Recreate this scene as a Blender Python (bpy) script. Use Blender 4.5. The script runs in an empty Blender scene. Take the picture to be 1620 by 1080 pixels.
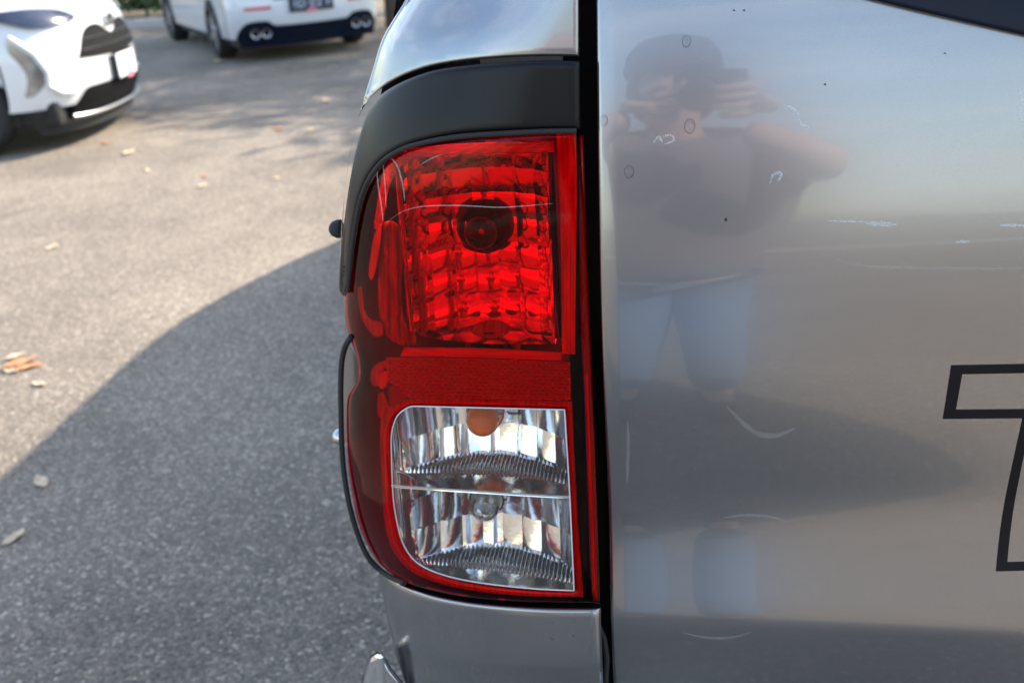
import bpy, bmesh, math, random
import numpy as np
from mathutils import Vector, Matrix
from mathutils.geometry import delaunay_2d_cdt
random.seed(7)
R = math.radians
sc = bpy.context.scene
COL = sc.collection

# ------------------------------------------------------------------ camera
F, CAM_H, YAW, PITCH, ROLL = 1575.0, 1.45, -10.0, 23.7, 4.0
f0 = np.array([math.sin(R(YAW))*math.cos(R(PITCH)), math.cos(R(YAW))*math.cos(R(PITCH)), -math.sin(R(PITCH))])
_r0 = np.array([math.cos(R(YAW)), -math.sin(R(YAW)), 0.0]); _u0 = np.cross(_r0, f0)
rv = _r0*math.cos(R(ROLL)) - _u0*math.sin(R(ROLL))
uv = _u0*math.cos(R(ROLL)) + _r0*math.sin(R(ROLL))
CP = np.array([0, 0, CAM_H])
cam_d = bpy.data.cameras.new('camera'); cam = bpy.data.objects.new('camera', cam_d); COL.objects.link(cam)
cam.matrix_world = Matrix(((rv[0], uv[0], -f0[0], 0), (rv[1], uv[1], -f0[1], 0), (rv[2], uv[2], -f0[2], CAM_H), (0, 0, 0, 1)))
cam_d.sensor_width = 36; cam_d.lens = 36*F/1620
cam_d.clip_start = 0.02; cam_d.clip_end = 3000
cam_d.dof.use_dof = True; cam_d.dof.focus_distance = 0.90; cam_d.dof.aperture_fstop = 6.3
sc.camera = cam

# ------------------------------------------------------------------ world, sun, exposure
SUN = Vector((1.0, 0.95, 1.0)).normalized()
w = bpy.data.worlds.new('World'); sc.world = w; w.use_nodes = True
nt = w.node_tree; nt.nodes.clear()
wo = nt.nodes.new('ShaderNodeOutputWorld'); bg = nt.nodes.new('ShaderNodeBackground')
sky = nt.nodes.new('ShaderNodeTexSky'); sky.sky_type = 'NISHITA'; sky.sun_disc = False
sky.sun_elevation = math.asin(SUN.z); sky.sun_rotation = math.atan2(SUN.x, SUN.y)
sky.air_density = 1.3; sky.dust_density = 1.0; sky.ozone_density = 2.4
tc = nt.nodes.new('ShaderNodeTexCoord'); mp = nt.nodes.new('ShaderNodeMapping'); mp.inputs['Scale'].default_value = (1.2, 1.2, 6.0)
nz = nt.nodes.new('ShaderNodeTexNoise'); nz.inputs['Scale'].default_value = 2.2; nz.inputs['Detail'].default_value = 9; nz.inputs['Roughness'].default_value = .58
rmp = nt.nodes.new('ShaderNodeValToRGB'); rmp.color_ramp.elements[0].position = .49; rmp.color_ramp.elements[1].position = .80
mul = nt.nodes.new('ShaderNodeMath'); mul.operation = 'MULTIPLY'; mul.inputs[1].default_value = .6
mx = nt.nodes.new('ShaderNodeMixRGB'); mx.inputs[2].default_value = (9.6, 9.1, 9.2, 1)
L = nt.links.new
L(tc.outputs['Generated'], mp.inputs['Vector']); L(mp.outputs[0], nz.inputs['Vector']); L(nz.outputs['Fac'], rmp.inputs[0])
L(rmp.outputs[0], mul.inputs[0]); L(mul.outputs[0], mx.inputs[0]); L(sky.outputs[0], mx.inputs[1]); L(mx.outputs[0], bg.inputs[0])
bg.inputs[1].default_value = 0.15
L(bg.outputs[0], wo.inputs[0])
sd = bpy.data.lights.new('sun', 'SUN'); sd.energy = 3.8; sd.angle = R(.53); sd.color = (1.0, .90, .77)
so = bpy.data.objects.new('sun', sd); COL.objects.link(so); so.rotation_euler = SUN.to_track_quat('Z', 'Y').to_euler(); so.location = (20, 12, 20)
sc.view_settings.view_transform = 'Standard'; sc.view_settings.look = 'None'
sc.view_settings.exposure = 1.5; sc.view_settings.gamma = 1; sc.view_settings.use_curve_mapping = False

# ------------------------------------------------------------------ helpers
def ray(x, y): return f0*F + rv*(x-810) - uv*(y-540)
def G(x, y, z=0.0):
    d = ray(x, y); return CP + d*((z-CAM_H)/d[2])
def P(x, y, Y):
    d = ray(x, y); return CP + d*(Y/d[1])
def interp(tab):
    xs = np.array([a for a, b in tab], float); ys = np.array([b for a, b in tab], float)
    m = np.gradient(ys, xs)
    def f(x):
        x = min(max(x, xs[0]), xs[-1]); i = min(max(int(np.searchsorted(xs, x))-1, 0), len(xs)-2)
        h = xs[i+1]-xs[i]; t = (x-xs[i])/h
        return ((2*t**3-3*t*t+1)*ys[i] + (t**3-2*t*t+t)*h*m[i] + (-2*t**3+3*t*t)*ys[i+1] + (t**3-t*t)*h*m[i+1])
    return f
def prop(o, label=None, cat=None, group=None, kind=None):
    if label: o['label'] = label
    if cat: o['category'] = cat
    if group: o['group'] = group
    if kind: o['kind'] = kind
    return o
def link(name, me, mat, parent=None):
    o = bpy.data.objects.new(name, me); COL.objects.link(o)
    if mat is not None and not me.materials: me.materials.append(mat)
    if parent is not None: o.parent = parent
    return o
def mesh(name, vs, fs, mat, parent=None, smooth=True, sharp=38):
    me = bpy.data.meshes.new(name); me.from_pydata([tuple(map(float, v)) for v in vs], [], fs); me.update()
    bm = bmesh.new(); bm.from_mesh(me); bmesh.ops.recalc_face_normals(bm, faces=bm.faces); bm.to_mesh(me); bm.free()
    if smooth:
        me.shade_smooth()
        me.set_sharp_from_angle(angle=R(sharp))
    return link(name, me, mat, parent)
def thing(name, label, cat, loc=(0, 0, 0), rz=0, group=None):
    o = bpy.data.objects.new(name, None); COL.objects.link(o); o.location = loc; o.rotation_euler = (0, 0, rz)
    return prop(o, label, cat, group)
def curve(pts, step=6.0, closed=True):
    """pts (x, y) or (x, y, 'c') for a corner -> smooth dense polyline"""
    n = len(pts); out = []
    rng = range(n) if closed else range(n-1)
    for i in rng:
        p1, p2 = pts[i], pts[(i+1) % n]
        p0 = pts[i-1] if (closed or i > 0) else p1; p3 = pts[(i+2) % n] if (closed or i+2 < n) else p2
        a = np.array(p1[:2], float); b = np.array(p2[:2], float)
        L_ = np.linalg.norm(b-a)
        if len(p1) > 2: m1 = b-a
        else: m1 = (b-np.array(p0[:2], float))/2; m1 *= min(1, L_/(np.linalg.norm(m1)+1e-9))
        if len(p2) > 2: m2 = b-a
        else: m2 = (np.array(p3[:2], float)-a)/2; m2 *= min(1, L_/(np.linalg.norm(m2)+1e-9))
        k = max(1, int(round(L_/step)))
        for j in range(k):
            t = j/k
            out.append((2*t**3-3*t*t+1)*a + (t**3-2*t*t+t)*m1 + (-2*t**3+3*t*t)*b + (t**3-t*t)*m2)
    if not closed: out.append(np.array(pts[-1][:2], float))
    return np.array(out)
def inside(pts, poly):
    x, y = pts[:, 0], pts[:, 1]; r = np.zeros(len(pts), bool); j = len(poly)-1
    for i in range(len(poly)):
        xi, yi = poly[i]; xj, yj = poly[j]
        if yi != yj:
            r ^= ((yi > y) != (yj > y)) & (x < (xj-xi)*(y-yi)/(yj-yi)+xi)
        j = i
    return r
def dist(pts, loops):
    d = np.full(len(pts), 1e9)
    for poly in loops:
        for i in range(len(poly)):
            a = poly[i-1]; b = poly[i]; ab = b-a; t = np.clip(((pts-a)@ab)/(ab@ab+1e-12), 0, 1)
            d = np.minimum(d, np.linalg.norm(pts-(a+t[:, None]*ab), axis=1))
    return d
def patch(name, loop, mapf, mat, parent=None, step=8.0, holes=(), bev=0.0, bevd=0.0, thick=0.0, relief=None, sharp=38, back=False):
    """a smooth panel: closed outline in (u, v), mapf(u, v, inward) -> world; rounded rim, real thickness"""
    loops = [np.asarray(loop)] + [np.asarray(h) for h in holes]
    pts = []; edges = []
    for lp in loops:
        k = len(pts); n = len(lp); pts += list(lp); edges += [(k+i, k+(i+1) % n) for i in range(n)]
    nb = len(pts)
    ex = []
    if bev > 0:
        for lp in loops:
            tg = np.roll(lp, -1, 0)-np.roll(lp, 1, 0); nn = np.stack([-tg[:, 1], tg[:, 0]], 1); nn /= np.linalg.norm(nn, axis=1)[:, None]+1e-9
            for q in (.12, .35, .65, 1.0):
                for s in (1, -1): ex.append(lp+nn*s*bev*q)
        ex = np.concatenate(ex)
        ok = inside(ex, loops[0])
        for h in loops[1:]: ok &= ~inside(ex, h)
        ex = ex[ok]; de = dist(ex, loops)
        lv = np.array([.12, .35, .65, 1.0])*bev
        ex = ex[(np.abs(de[:, None]-lv[None]).min(1) < bev*.05)]
    lo = loops[0].min(0); hi = loops[0].max(0)
    gx, gy = np.meshgrid(np.arange(lo[0], hi[0]+step, step), np.arange(lo[1], hi[1]+step, step))
    g = np.stack([gx.ravel(), gy.ravel()], 1)
    ok = inside(g, loops[0])
    for h in loops[1:]: ok &= ~inside(g, h)
    g = g[ok]
    if len(g): g = g[dist(g, loops) > max(bev*1.15, 0)+step*.35]
    allp = np.concatenate([np.array(pts)] + ([ex] if len(ex) else []) + ([g] if len(g) else []))
    vo, eo, fo, ov, oe, of = delaunay_2d_cdt([Vector((float(a), float(b))) for a, b in allp], edges, [], 0, 1e-7)
    vv = np.array([(a.x, a.y) for a in vo])
    tri = [f for f in fo if len(f) == 3]
    cen = np.array([vv[list(f)].mean(0) for f in tri]); ok = inside(cen, loops[0])
    for h in loops[1:]: ok &= ~inside(cen, h)
    tri = [f for f, k in zip(tri, ok) if k]
    dd = dist(vv, loops); W = []
    for (a, b), d in zip(vv, dd):
        q = 0.0
        if bev > 0 and d < bev: q = bevd*(1-math.sqrt(max(0, 1-(1-d/bev)**2)))
        if relief: q += relief(a, b)
        W.append(mapf(a, b, q))
    vs = list(W); fs = [tuple(f) for f in tri]
    if thick > 0:
        cnt = {}
        for f in tri:
            for i in range(3):
                e = (f[i], f[(i+1) % 3]); cnt[tuple(sorted(e))] = cnt.get(tuple(sorted(e)), 0)+1
        bd = [e for e, c in cnt.items() if c == 1]; mp_ = {}
        for e in bd:
            for i in e:
                if i not in mp_: mp_[i] = len(vs); vs.append(mapf(vv[i][0], vv[i][1], bevd+thick))
        fs += [(a, b, mp_[b], mp_[a]) for a, b in bd]
        if back:
            k = len(vs); m2 = {}
            used = sorted({i for f in tri for i in f})
            for i in used:
                if i in mp_: m2[i] = mp_[i]
                else: m2[i] = len(vs); vs.append(mapf(vv[i][0], vv[i][1], bevd+thick))
            fs += [tuple(m2[i] for i in reversed(f)) for f in tri]
    return mesh(name, vs, fs, mat, parent, sharp=sharp)
def grid(name, fn, nu, nv, mat, parent=None, sharp=38, closeu=False):
    vs = [fn(i/nu, j/nv) for j in range(nv+1) for i in range(nu+(0 if closeu else 1))]
    n = nu if closeu else nu+1
    fs = [(j*n+i, j*n+(i+1) % n, (j+1)*n+(i+1) % n, (j+1)*n+i) for j in range(nv) for i in range(nu)]
    return mesh(name, vs, fs, mat, parent, sharp=sharp)
def tube(name, pts, rad, mat, parent=None, seg=10, closed=False, flat=1.0, up=None, cap=True):
    pts = [Vector(p) for p in pts]; n = len(pts); vs = []; fs = []
    rr = rad if callable(rad) else (lambda t: rad)
    for i, p in enumerate(pts):
        a = pts[(i-1) % n] if (closed or i) else p; b = pts[(i+1) % n] if (closed or i < n-1) else p
        t = (b-a).normalized(); u = Vector(up) if up is not None else Vector((0, -1, 0.01))
        s = t.cross(u)
        s = s.normalized() if s.length > 1e-5 else t.orthogonal().normalized()
        q = s.cross(t).normalized(); r = rr(i/(n-1 if n > 1 else 1))
        for k in range(seg):
            an = 2*math.pi*k/seg; vs.append(p+s*math.cos(an)*r+q*math.sin(an)*r*flat)
    m = n if closed else n-1
    for i in range(m):
        for k in range(seg):
            fs.append((i*seg+k, i*seg+(k+1) % seg, ((i+1) % n)*seg+(k+1) % seg, ((i+1) % n)*seg+k))
    if cap and not closed: fs += [tuple(range(seg)), tuple((n-1)*seg+k for k in range(seg))]
    return mesh(name, vs, fs, mat, parent)
def lathe(name, prof, M, mat, parent=None, seg=32, sharp=38):
    """prof (radius, along) revolved round local Z then placed with matrix M"""
    vs = []; fs = []; n = len(prof)
    for r, z in prof:
        for k in range(seg):
            a = 2*math.pi*k/seg; vs.append(M @ Vector((r*math.cos(a), r*math.sin(a), z)))
    for i in range(n-1):
        for k in range(seg): fs.append((i*seg+k, i*seg+(k+1) % seg, (i+1)*seg+(k+1) % seg, (i+1)*seg+k))
    if prof[0][0] > 1e-6 and prof[0][0] < .5: fs.append(tuple(range(seg)))
    if prof[-1][0] > 1e-6: fs.append(tuple((n-1)*seg+k for k in range(seg)))
    return mesh(name, vs, fs, mat, parent, sharp=sharp)
def box(name, c, s, mat, parent=None, bev=0.0, M=None):
    bm = bmesh.new(); bmesh.ops.create_cube(bm, size=1)
    for v in bm.verts: v.co = Vector((v.co.x*s[0], v.co.y*s[1], v.co.z*s[2]))
    if bev: bmesh.ops.bevel(bm, geom=list(bm.edges), offset=bev, segments=3, profile=.6, affect='EDGES')
    T = Matrix.Translation(Vector(c))
    bmesh.ops.transform(bm, matrix=(M @ T) if M else T, verts=bm.verts)
    me = bpy.data.meshes.new(name); bm.to_mesh(me); bm.free(); me.shade_smooth(); me.set_sharp_from_angle(angle=R(35))
    return link(name, me, mat, parent)
def textmesh(name, body, size, M, mat, parent=None, depth=.001, sx=1.0):
    cu = bpy.data.curves.new('tmp', 'FONT'); cu.body = body; cu.size = size; cu.extrude = depth; cu.align_x = 'CENTER'; cu.align_y = 'CENTER'
    to = bpy.data.objects.new('tmp', cu); COL.objects.link(to); bpy.context.view_layer.update()
    me = bpy.data.meshes.new_from_object(to.evaluated_get(bpy.context.evaluated_depsgraph_get()))
    bpy.data.objects.remove(to); me.name = name
    me.transform(M @ Matrix.Diagonal((sx, 1, 1, 1))); me.materials.clear()
    return link(name, me, mat, parent)

# ------------------------------------------------------------------ materials
def mat(name):
    m = bpy.data.materials.new(name); m.use_nodes = True; m.node_tree.nodes.clear()
    o = m.node_tree.nodes.new('ShaderNodeOutputMaterial'); return m, m.node_tree, o
def pbr(name, col, rough=.5, metal=0, coat=0, coat_rough=.03, spec=.5, bump=0, bscale=200, var=0, vscale=20, ior=1.5, trans=0, rough_var=0, coat_ior=1.5):
    m, t, o = mat(name); b = t.nodes.new('ShaderNodeBsdfPrincipled'); t.links.new(b.outputs[0], o.inputs[0])
    b.inputs['Base Color'].default_value = (*col, 1); b.inputs['Roughness'].default_value = rough; b.inputs['Metallic'].default_value = metal
    b.inputs['Coat Weight'].default_value = coat; b.inputs['Coat Roughness'].default_value = coat_rough; b.inputs['Coat IOR'].default_value = coat_ior
    b.inputs['Specular IOR Level'].default_value = spec; b.inputs['IOR'].default_value = ior; b.inputs['Transmission Weight'].default_value = trans
    tc = t.nodes.new('ShaderNodeTexCoord')
    if var:
        n = t.nodes.new('ShaderNodeTexNoise'); n.inputs['Scale'].default_value = vscale; n.inputs['Detail'].default_value = 6
        t.links.new(tc.outputs['Object'], n.inputs['Vector'])
        mr = t.nodes.new('ShaderNodeMapRange'); mr.inputs['From Min'].default_value = .3; mr.inputs['From Max'].default_value = .7
        mr.inputs['To Min'].default_value = 1-var; mr.inputs['To Max'].default_value = 1+var
        t.links.new(n.outputs['Fac'], mr.inputs[0])
        vm = t.nodes.new('ShaderNodeVectorMath'); vm.operation = 'SCALE'; vm.inputs[0].default_value = col
        t.links.new(mr.outputs[0], vm.inputs['Scale']); t.links.new(vm.outputs[0], b.inputs['Base Color'])
    if rough_var:
        n = t.nodes.new('ShaderNodeTexNoise'); n.inputs['Scale'].default_value = 14; n.inputs['Detail'].default_value = 8
        t.links.new(tc.outputs['Object'], n.inputs['Vector'])
        mr = t.nodes.new('ShaderNodeMapRange'); mr.inputs['From Min'].default_value = .35; mr.inputs['From Max'].default_value = .7
        mr.inputs['To Min'].default_value = coat_rough; mr.inputs['To Max'].default_value = coat_rough+rough_var
        t.links.new(n.outputs['Fac'], mr.inputs[0]); t.links.new(mr.outputs[0], b.inputs['Coat Roughness'])
    if bump:
        n = t.nodes.new('ShaderNodeTexNoise'); n.inputs['Scale'].default_value = bscale; n.inputs['Detail'].default_value = 3
        t.links.new(tc.outputs['Object'], n.inputs['Vector'])
        bn = t.nodes.new('ShaderNodeBump'); bn.inputs['Strength'].default_value = bump; bn.inputs['Distance'].default_value = .001
        t.links.new(n.outputs['Fac'], bn.inputs['Height']); t.links.new(bn.outputs[0], b.inputs['Normal'])
    return m
def clear_plastic(name, tint, rough=.012, ior=1.5, refl=(1, 1, 1), haze=0):
    """thin moulded plastic: tinted see-through with a Fresnel gloss"""
    m, t, o = mat(name); tr = t.nodes.new('ShaderNodeBsdfTransparent'); tr.inputs[0].default_value = (*tint, 1)
    gl = t.nodes.new('ShaderNodeBsdfGlossy'); gl.inputs['Roughness'].default_value = rough; gl.inputs[0].default_value = (*refl, 1)
    fr = t.nodes.new('ShaderNodeFresnel'); fr.inputs[0].default_value = ior
    ms = t.nodes.new('ShaderNodeMixShader'); t.links.new(fr.outputs[0], ms.inputs[0]); t.links.new(gl.outputs[0], ms.inputs[2])
    if haze:
        df = t.nodes.new('ShaderNodeBsdfDiffuse'); mh = t.nodes.new('ShaderNodeMixShader'); mh.inputs[0].default_value = haze; t.links.new(tr.outputs[0], mh.inputs[1]); t.links.new(df.outputs[0], mh.inputs[2]); t.links.new(mh.outputs[0], ms.inputs[1])
    else: t.links.new(tr.outputs[0], ms.inputs[1])
    t.links.new(ms.outputs[0], o.inputs[0]); return m
def red_solid(name, col, trl=.5, streak=0, see=0, ior=1.65, ssc=(260, 60, 22)):
    """solid translucent red plastic that passes light on"""
    m, t, o = mat(name); d = t.nodes.new('ShaderNodeBsdfDiffuse'); d.inputs[0].default_value = (*col, 1)
    tl = t.nodes.new('ShaderNodeBsdfTranslucent'); tl.inputs[0].default_value = (*col, 1)
    mz = t.nodes.new('ShaderNodeMixShader'); mz.inputs[0].default_value = trl; t.links.new(d.outputs[0], mz.inputs[1]); t.links.new(tl.outputs[0], mz.inputs[2])
    if streak:
        tc = t.nodes.new('ShaderNodeTexCoord'); mpp = t.nodes.new('ShaderNodeMapping'); mpp.inputs['Scale'].default_value = ssc
        n = t.nodes.new('ShaderNodeTexNoise'); n.inputs['Scale'].default_value = 1; n.inputs['Detail'].default_value = 3; t.links.new(tc.outputs['Object'], mpp.inputs[0]); t.links.new(mpp.outputs[0], n.inputs['Vector'])
        mr = t.nodes.new('ShaderNodeMapRange'); mr.inputs['From Min'].default_value = .35; mr.inputs['From Max'].default_value = .65; mr.inputs['To Min'].default_value = 1-streak*1.6; mr.inputs['To Max'].default_value = 1
        vm = t.nodes.new('ShaderNodeVectorMath'); vm.operation = 'SCALE'; vm.inputs[0].default_value = col
        t.links.new(n.outputs['Fac'], mr.inputs[0]); t.links.new(mr.outputs[0], vm.inputs['Scale']); t.links.new(vm.outputs[0], d.inputs[0]); t.links.new(vm.outputs[0], tl.inputs[0])
    if see:
        tp = t.nodes.new('ShaderNodeBsdfTransparent'); tp.inputs[0].default_value = (*[min(1, c*1.05) for c in col], 1); m3 = t.nodes.new('ShaderNodeMixShader'); m3.inputs[0].default_value = see
        t.links.new(mz.outputs[0], m3.inputs[1]); t.links.new(tp.outputs[0], m3.inputs[2]); mz = m3
    gl = t.nodes.new('ShaderNodeBsdfGlossy'); gl.inputs['Roughness'].default_value = .05
    fr = t.nodes.new('ShaderNodeFresnel'); fr.inputs[0].default_value = ior
    ms = t.nodes.new('ShaderNodeMixShader'); t.links.new(fr.outputs[0], ms.inputs[0]); t.links.new(mz.outputs[0], ms.inputs[1]); t.links.new(gl.outputs[0], ms.inputs[2])
    t.links.new(ms.outputs[0], o.inputs[0]); return m

def asphalt():
    m, t, o = mat('asphalt'); N = t.nodes.new; K = t.links.new
    b = N('ShaderNodeBsdfPrincipled'); K(b.outputs[0], o.inputs[0]); b.inputs['Roughness'].default_value = .85; b.inputs['Specular IOR Level'].default_value = .3
    tc = N('ShaderNodeTexCoord')
    v = N('ShaderNodeTexVoronoi'); v.inputs['Scale'].default_value = 120; K(tc.outputs['Object'], v.inputs['Vector'])
    v2 = N('ShaderNodeTexVoronoi'); v2.inputs['Scale'].default_value = 320; K(tc.outputs['Object'], v2.inputs['Vector'])
    big = N('ShaderNodeTexNoise'); big.inputs['Scale'].default_value = .9; big.inputs['Detail'].default_value = 7; K(tc.outputs['Object'], big.inputs['Vector'])
    s1 = N('ShaderNodeSeparateColor'); K(v.outputs['Color'], s1.inputs[0])
    s2 = N('ShaderNodeSeparateColor'); K(v2.outputs['Color'], s2.inputs[0])
    r1 = N('ShaderNodeValToRGB'); e = r1.color_ramp.elements; e[0].position = 0; e[0].color = (.045, .043, .040, 1); e[1].position = 1; e[1].color = (.60, .50, .39, 1)
    for p, c in ((.45, .11), (.75, .17), (.93, .27)):
        q = r1.color_ramp.elements.new(p); q.color = (c*1.24, c*.98, c*.72, 1)
    K(s1.outputs[0], r1.inputs[0])
    r2 = N('ShaderNodeValToRGB'); e = r2.color_ramp.elements; e[0].position = 0; e[0].color = (.085, .074, .060, 1); e[1].position = 1; e[1].color = (.33, .28, .22, 1)
    K(s2.outputs[1], r2.inputs[0])
    mx = N('ShaderNodeMixRGB'); mx.inputs[0].default_value = .45; K(r1.outputs[0], mx.inputs[1]); K(r2.outputs[0], mx.inputs[2])
    mr = N('ShaderNodeMapRange'); mr.inputs['From Min'].default_value = .3; mr.inputs['From Max'].default_value = .7; mr.inputs['To Min'].default_value = .95; mr.inputs['To Max'].default_value = 1.55
    K(big.outputs['Fac'], mr.inputs[0]); st = N('ShaderNodeTexNoise'); st.inputs['Scale'].default_value = 3.4; st.inputs['Detail'].default_value = 9; st.inputs['Roughness'].default_value = .62; st.inputs['Distortion'].default_value = .6; K(tc.outputs['Object'], st.inputs['Vector'])
    m3 = N('ShaderNodeMapRange'); m3.inputs['From Min'].default_value = .38; m3.inputs['From Max'].default_value = .62; m3.inputs['To Min'].default_value = .92; m3.inputs['To Max'].default_value = 1.06; K(st.outputs['Fac'], m3.inputs[0])
    mm = N('ShaderNodeMath'); mm.operation = 'MULTIPLY'; K(mr.outputs[0], mm.inputs[0]); K(m3.outputs[0], mm.inputs[1])
    sc_ = N('ShaderNodeVectorMath'); sc_.operation = 'SCALE'; K(mx.outputs[0], sc_.inputs[0]); K(mm.outputs[0], sc_.inputs['Scale'])
    K(sc_.outputs[0], b.inputs['Base Color'])
    bn = N('ShaderNodeBump'); bn.inputs['Strength'].default_value = .5; bn.inputs['Distance'].default_value = .003
    sb = N('ShaderNodeMath'); sb.operation = 'SUBTRACT'; sb.inputs[0].default_value = 1; K(v.outputs['Distance'], sb.inputs[1])
    ad = N('ShaderNodeMath'); ad.operation = 'ADD'; K(sb.outputs[0], ad.inputs[0]); K(s1.outputs[1], ad.inputs[1])
    K(ad.outputs[0], bn.inputs['Height']); K(bn.outputs[0], b.inputs['Normal']); return m

def silver():
    m, t, o = mat('silver_paint'); N = t.nodes.new; K = t.links.new
    b = N('ShaderNodeBsdfPrincipled'); K(b.outputs[0], o.inputs[0]); b.inputs['Metallic'].default_value = .85; b.inputs['Roughness'].default_value = .25
    b.inputs['Coat Weight'].default_value = 1; b.inputs['Coat Roughness'].default_value = .012; b.inputs['Coat IOR'].default_value = 1.5
    tc = N('ShaderNodeTexCoord'); v = N('ShaderNodeTexVoronoi'); v.inputs['Scale'].default_value = 2600; K(tc.outputs['Object'], v.inputs['Vector'])
    s = N('ShaderNodeSeparateColor'); K(v.outputs['Color'], s.inputs[0])
    mr = N('ShaderNodeMapRange'); mr.inputs['To Min'].default_value = .25; mr.inputs['To Max'].default_value = .295; K(s.outputs[0], mr.inputs[0])
    vm = N('ShaderNodeVectorMath'); vm.operation = 'SCALE'; vm.inputs[0].default_value = (.97, .985, 1.03); K(mr.outputs[0], vm.inputs['Scale']); K(vm.outputs[0], b.inputs['Base Color'])
    n = N('ShaderNodeTexNoise'); n.inputs['Scale'].default_value = 9; n.inputs['Detail'].default_value = 9; n.inputs['Roughness'].default_value = .65; K(tc.outputs['Object'], n.inputs['Vector'])
    m2 = N('ShaderNodeMapRange'); m2.inputs['From Min'].default_value = .42; m2.inputs['From Max'].default_value = .75; m2.inputs['To Min'].default_value = .008; m2.inputs['To Max'].default_value = .06
    K(n.outputs['Fac'], m2.inputs[0]); K(m2.outputs[0], b.inputs['Coat Roughness'])
    return m
M = dict(
    silver=silver(),
    asphalt=asphalt(),
    black_trim=pbr('black_trim', (.005, .005, .006), .34, spec=.2, coat=.04, coat_rough=.12, bump=.06, bscale=900),
    gloss_black=pbr('gloss_black', (.005, .009, .020), .3, spec=.15),
    rubber=pbr('rubber', (.012, .012, .012), .75, bump=.3, bscale=400),
    tyre=pbr('tyre', (.018, .018, .018), .8),
    gap_black=pbr('gap_black', (.003, .003, .003), .7, spec=.1),
    red_lens=clear_plastic('red_lens', (.93, .006, .04), ior=1.22, refl=(.8, .8, .8)),
    red_lens_dark=clear_plastic('red_lens_dark', (.5, .006, .015), ior=1.5),
    clear_lens=clear_plastic('clear_lens', (.98, .975, .96), ior=1.33, haze=.03),
    clear_edge=pbr('clear_edge', (.52, .52, .53), .15, spec=.8),
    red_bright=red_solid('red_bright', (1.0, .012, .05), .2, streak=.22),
    red_bright_h=red_solid('red_bright_h', (1.0, .012, .05), .2, streak=.22, ssc=(14, 40, 330)),
    red_mid=red_solid('red_mid', (.72, .005, .03), .25, streak=.35),
    reflex=red_solid('reflex', (.62, .003, .02), .1),
    red_deep=red_solid('red_deep', (.34, .003, .012), .3),
    chrome_red=pbr('chrome_red', (.88, .88, .88), .09, metal=1, bump=.05, bscale=160),
    chrome=pbr('chrome', (.80, .795, .78), .11, metal=1, bump=.14, bscale=120),
    chrome_trim=pbr('chrome_trim', (.92, .92, .93), .06, metal=1),
    bulb_amber=red_solid('bulb_amber', (1.0, .24, .006), .5, see=.28, ior=1.25),
    socket_dark=pbr('socket_dark', (.02, .02, .02), .5),
    bulb_clear=clear_plastic('bulb_clear', (.95, .95, .95), ior=1.4),
    socket=pbr('socket', (.42, .42, .42), .3, metal=.8),
    housing=pbr('housing', (.07, .008, .010), .45),
    print_grey=pbr('print_grey', (.55, .55, .55), .5),
    print_black=pbr('print_black', (.01, .01, .01), .5),
    decal=pbr('decal', (.005, .005, .008), .45, spec=.2),
    white_paint=pbr('white_paint', (.66, .67, .68), .35, coat=1, coat_rough=.03),
    car_glass=pbr('car_glass', (.01, .014, .018), .03, spec=.8),
    grille=pbr('grille', (.006, .006, .007), .6, spec=.1),
    plate_white=pbr('plate_white', (.8, .8, .78), .4),
    plate_black=pbr('plate_black', (.010, .022, .05), .35),
    plate_glyph=pbr('plate_glyph', (.55, .6, .66), .4),
    pink=pbr('pink', (.75, .18, .28), .5),
    red_strip=pbr('red_strip', (.62, .03, .06), .25, coat=1),
    alloy=pbr('alloy', (.45, .46, .48), .3, metal=.9),
    alloy_dark=pbr('alloy_dark', (.06, .06, .065), .35, metal=.6),
    steel=pbr('steel', (.5, .5, .52), .3, metal=1),
    headlamp=pbr('headlamp', (.03, .04, .07), .12, spec=.6),
    skin=pbr('skin', (.68, .43, .33), .55),
    shirt=pbr('shirt', (.20, .18, .20), .85),
    cap_cloth=pbr('cap_cloth', (.06, .055, .07), .85),
    denim=pbr('denim', (.15, .25, .40), .85),
    hair=pbr('hair', (.02, .016, .014), .7),
    shoe=pbr('shoe', (.05, .05, .05), .6),
    leaf=pbr('dry_leaf', (.50, .24, .11), .7, var=.35, vscale=60),
    leaf_pale=pbr('dry_leaf_pale', (.62, .47, .31), .7, var=.2, vscale=60),
    bark=pbr('bark', (.09, .07, .055), .9, bump=.6, bscale=30, var=.3, vscale=12),
    foliage=pbr('foliage', (.045, .09, .025), .6, var=.4, vscale=2),
    kerb=pbr('kerb', (.42, .41, .39), .85, var=.15, vscale=8, bump=.3, bscale=60),
    soil=pbr('soil', (.10, .075, .05), .95, var=.4, vscale=9, bump=.6, bscale=40),
    smudge=pbr('smudge', (.62, .64, .68), .6),
    water=clear_plastic('water', (.96, .97, .98), ior=1.33),
    speck=pbr('speck', (.03, .025, .02), .8),
)

# ------------------------------------------------------------------ ground
def ground():
    vs = []; fs = []
    cs = [-1200, -300, -80, -20, -5, 0, 5, 20, 80, 300, 1200]
    n = len(cs)
    for y in cs:
        for x in cs: vs.append((x, y, 0))
    for j in range(n-1):
        for i in range(n-1): fs.append((j*n+i, j*n+i+1, (j+1)*n+i+1, (j+1)*n+i))
    o = mesh('asphalt_ground', vs, fs, M['asphalt']); prop(o, kind='structure'); return o
ground()

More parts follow.
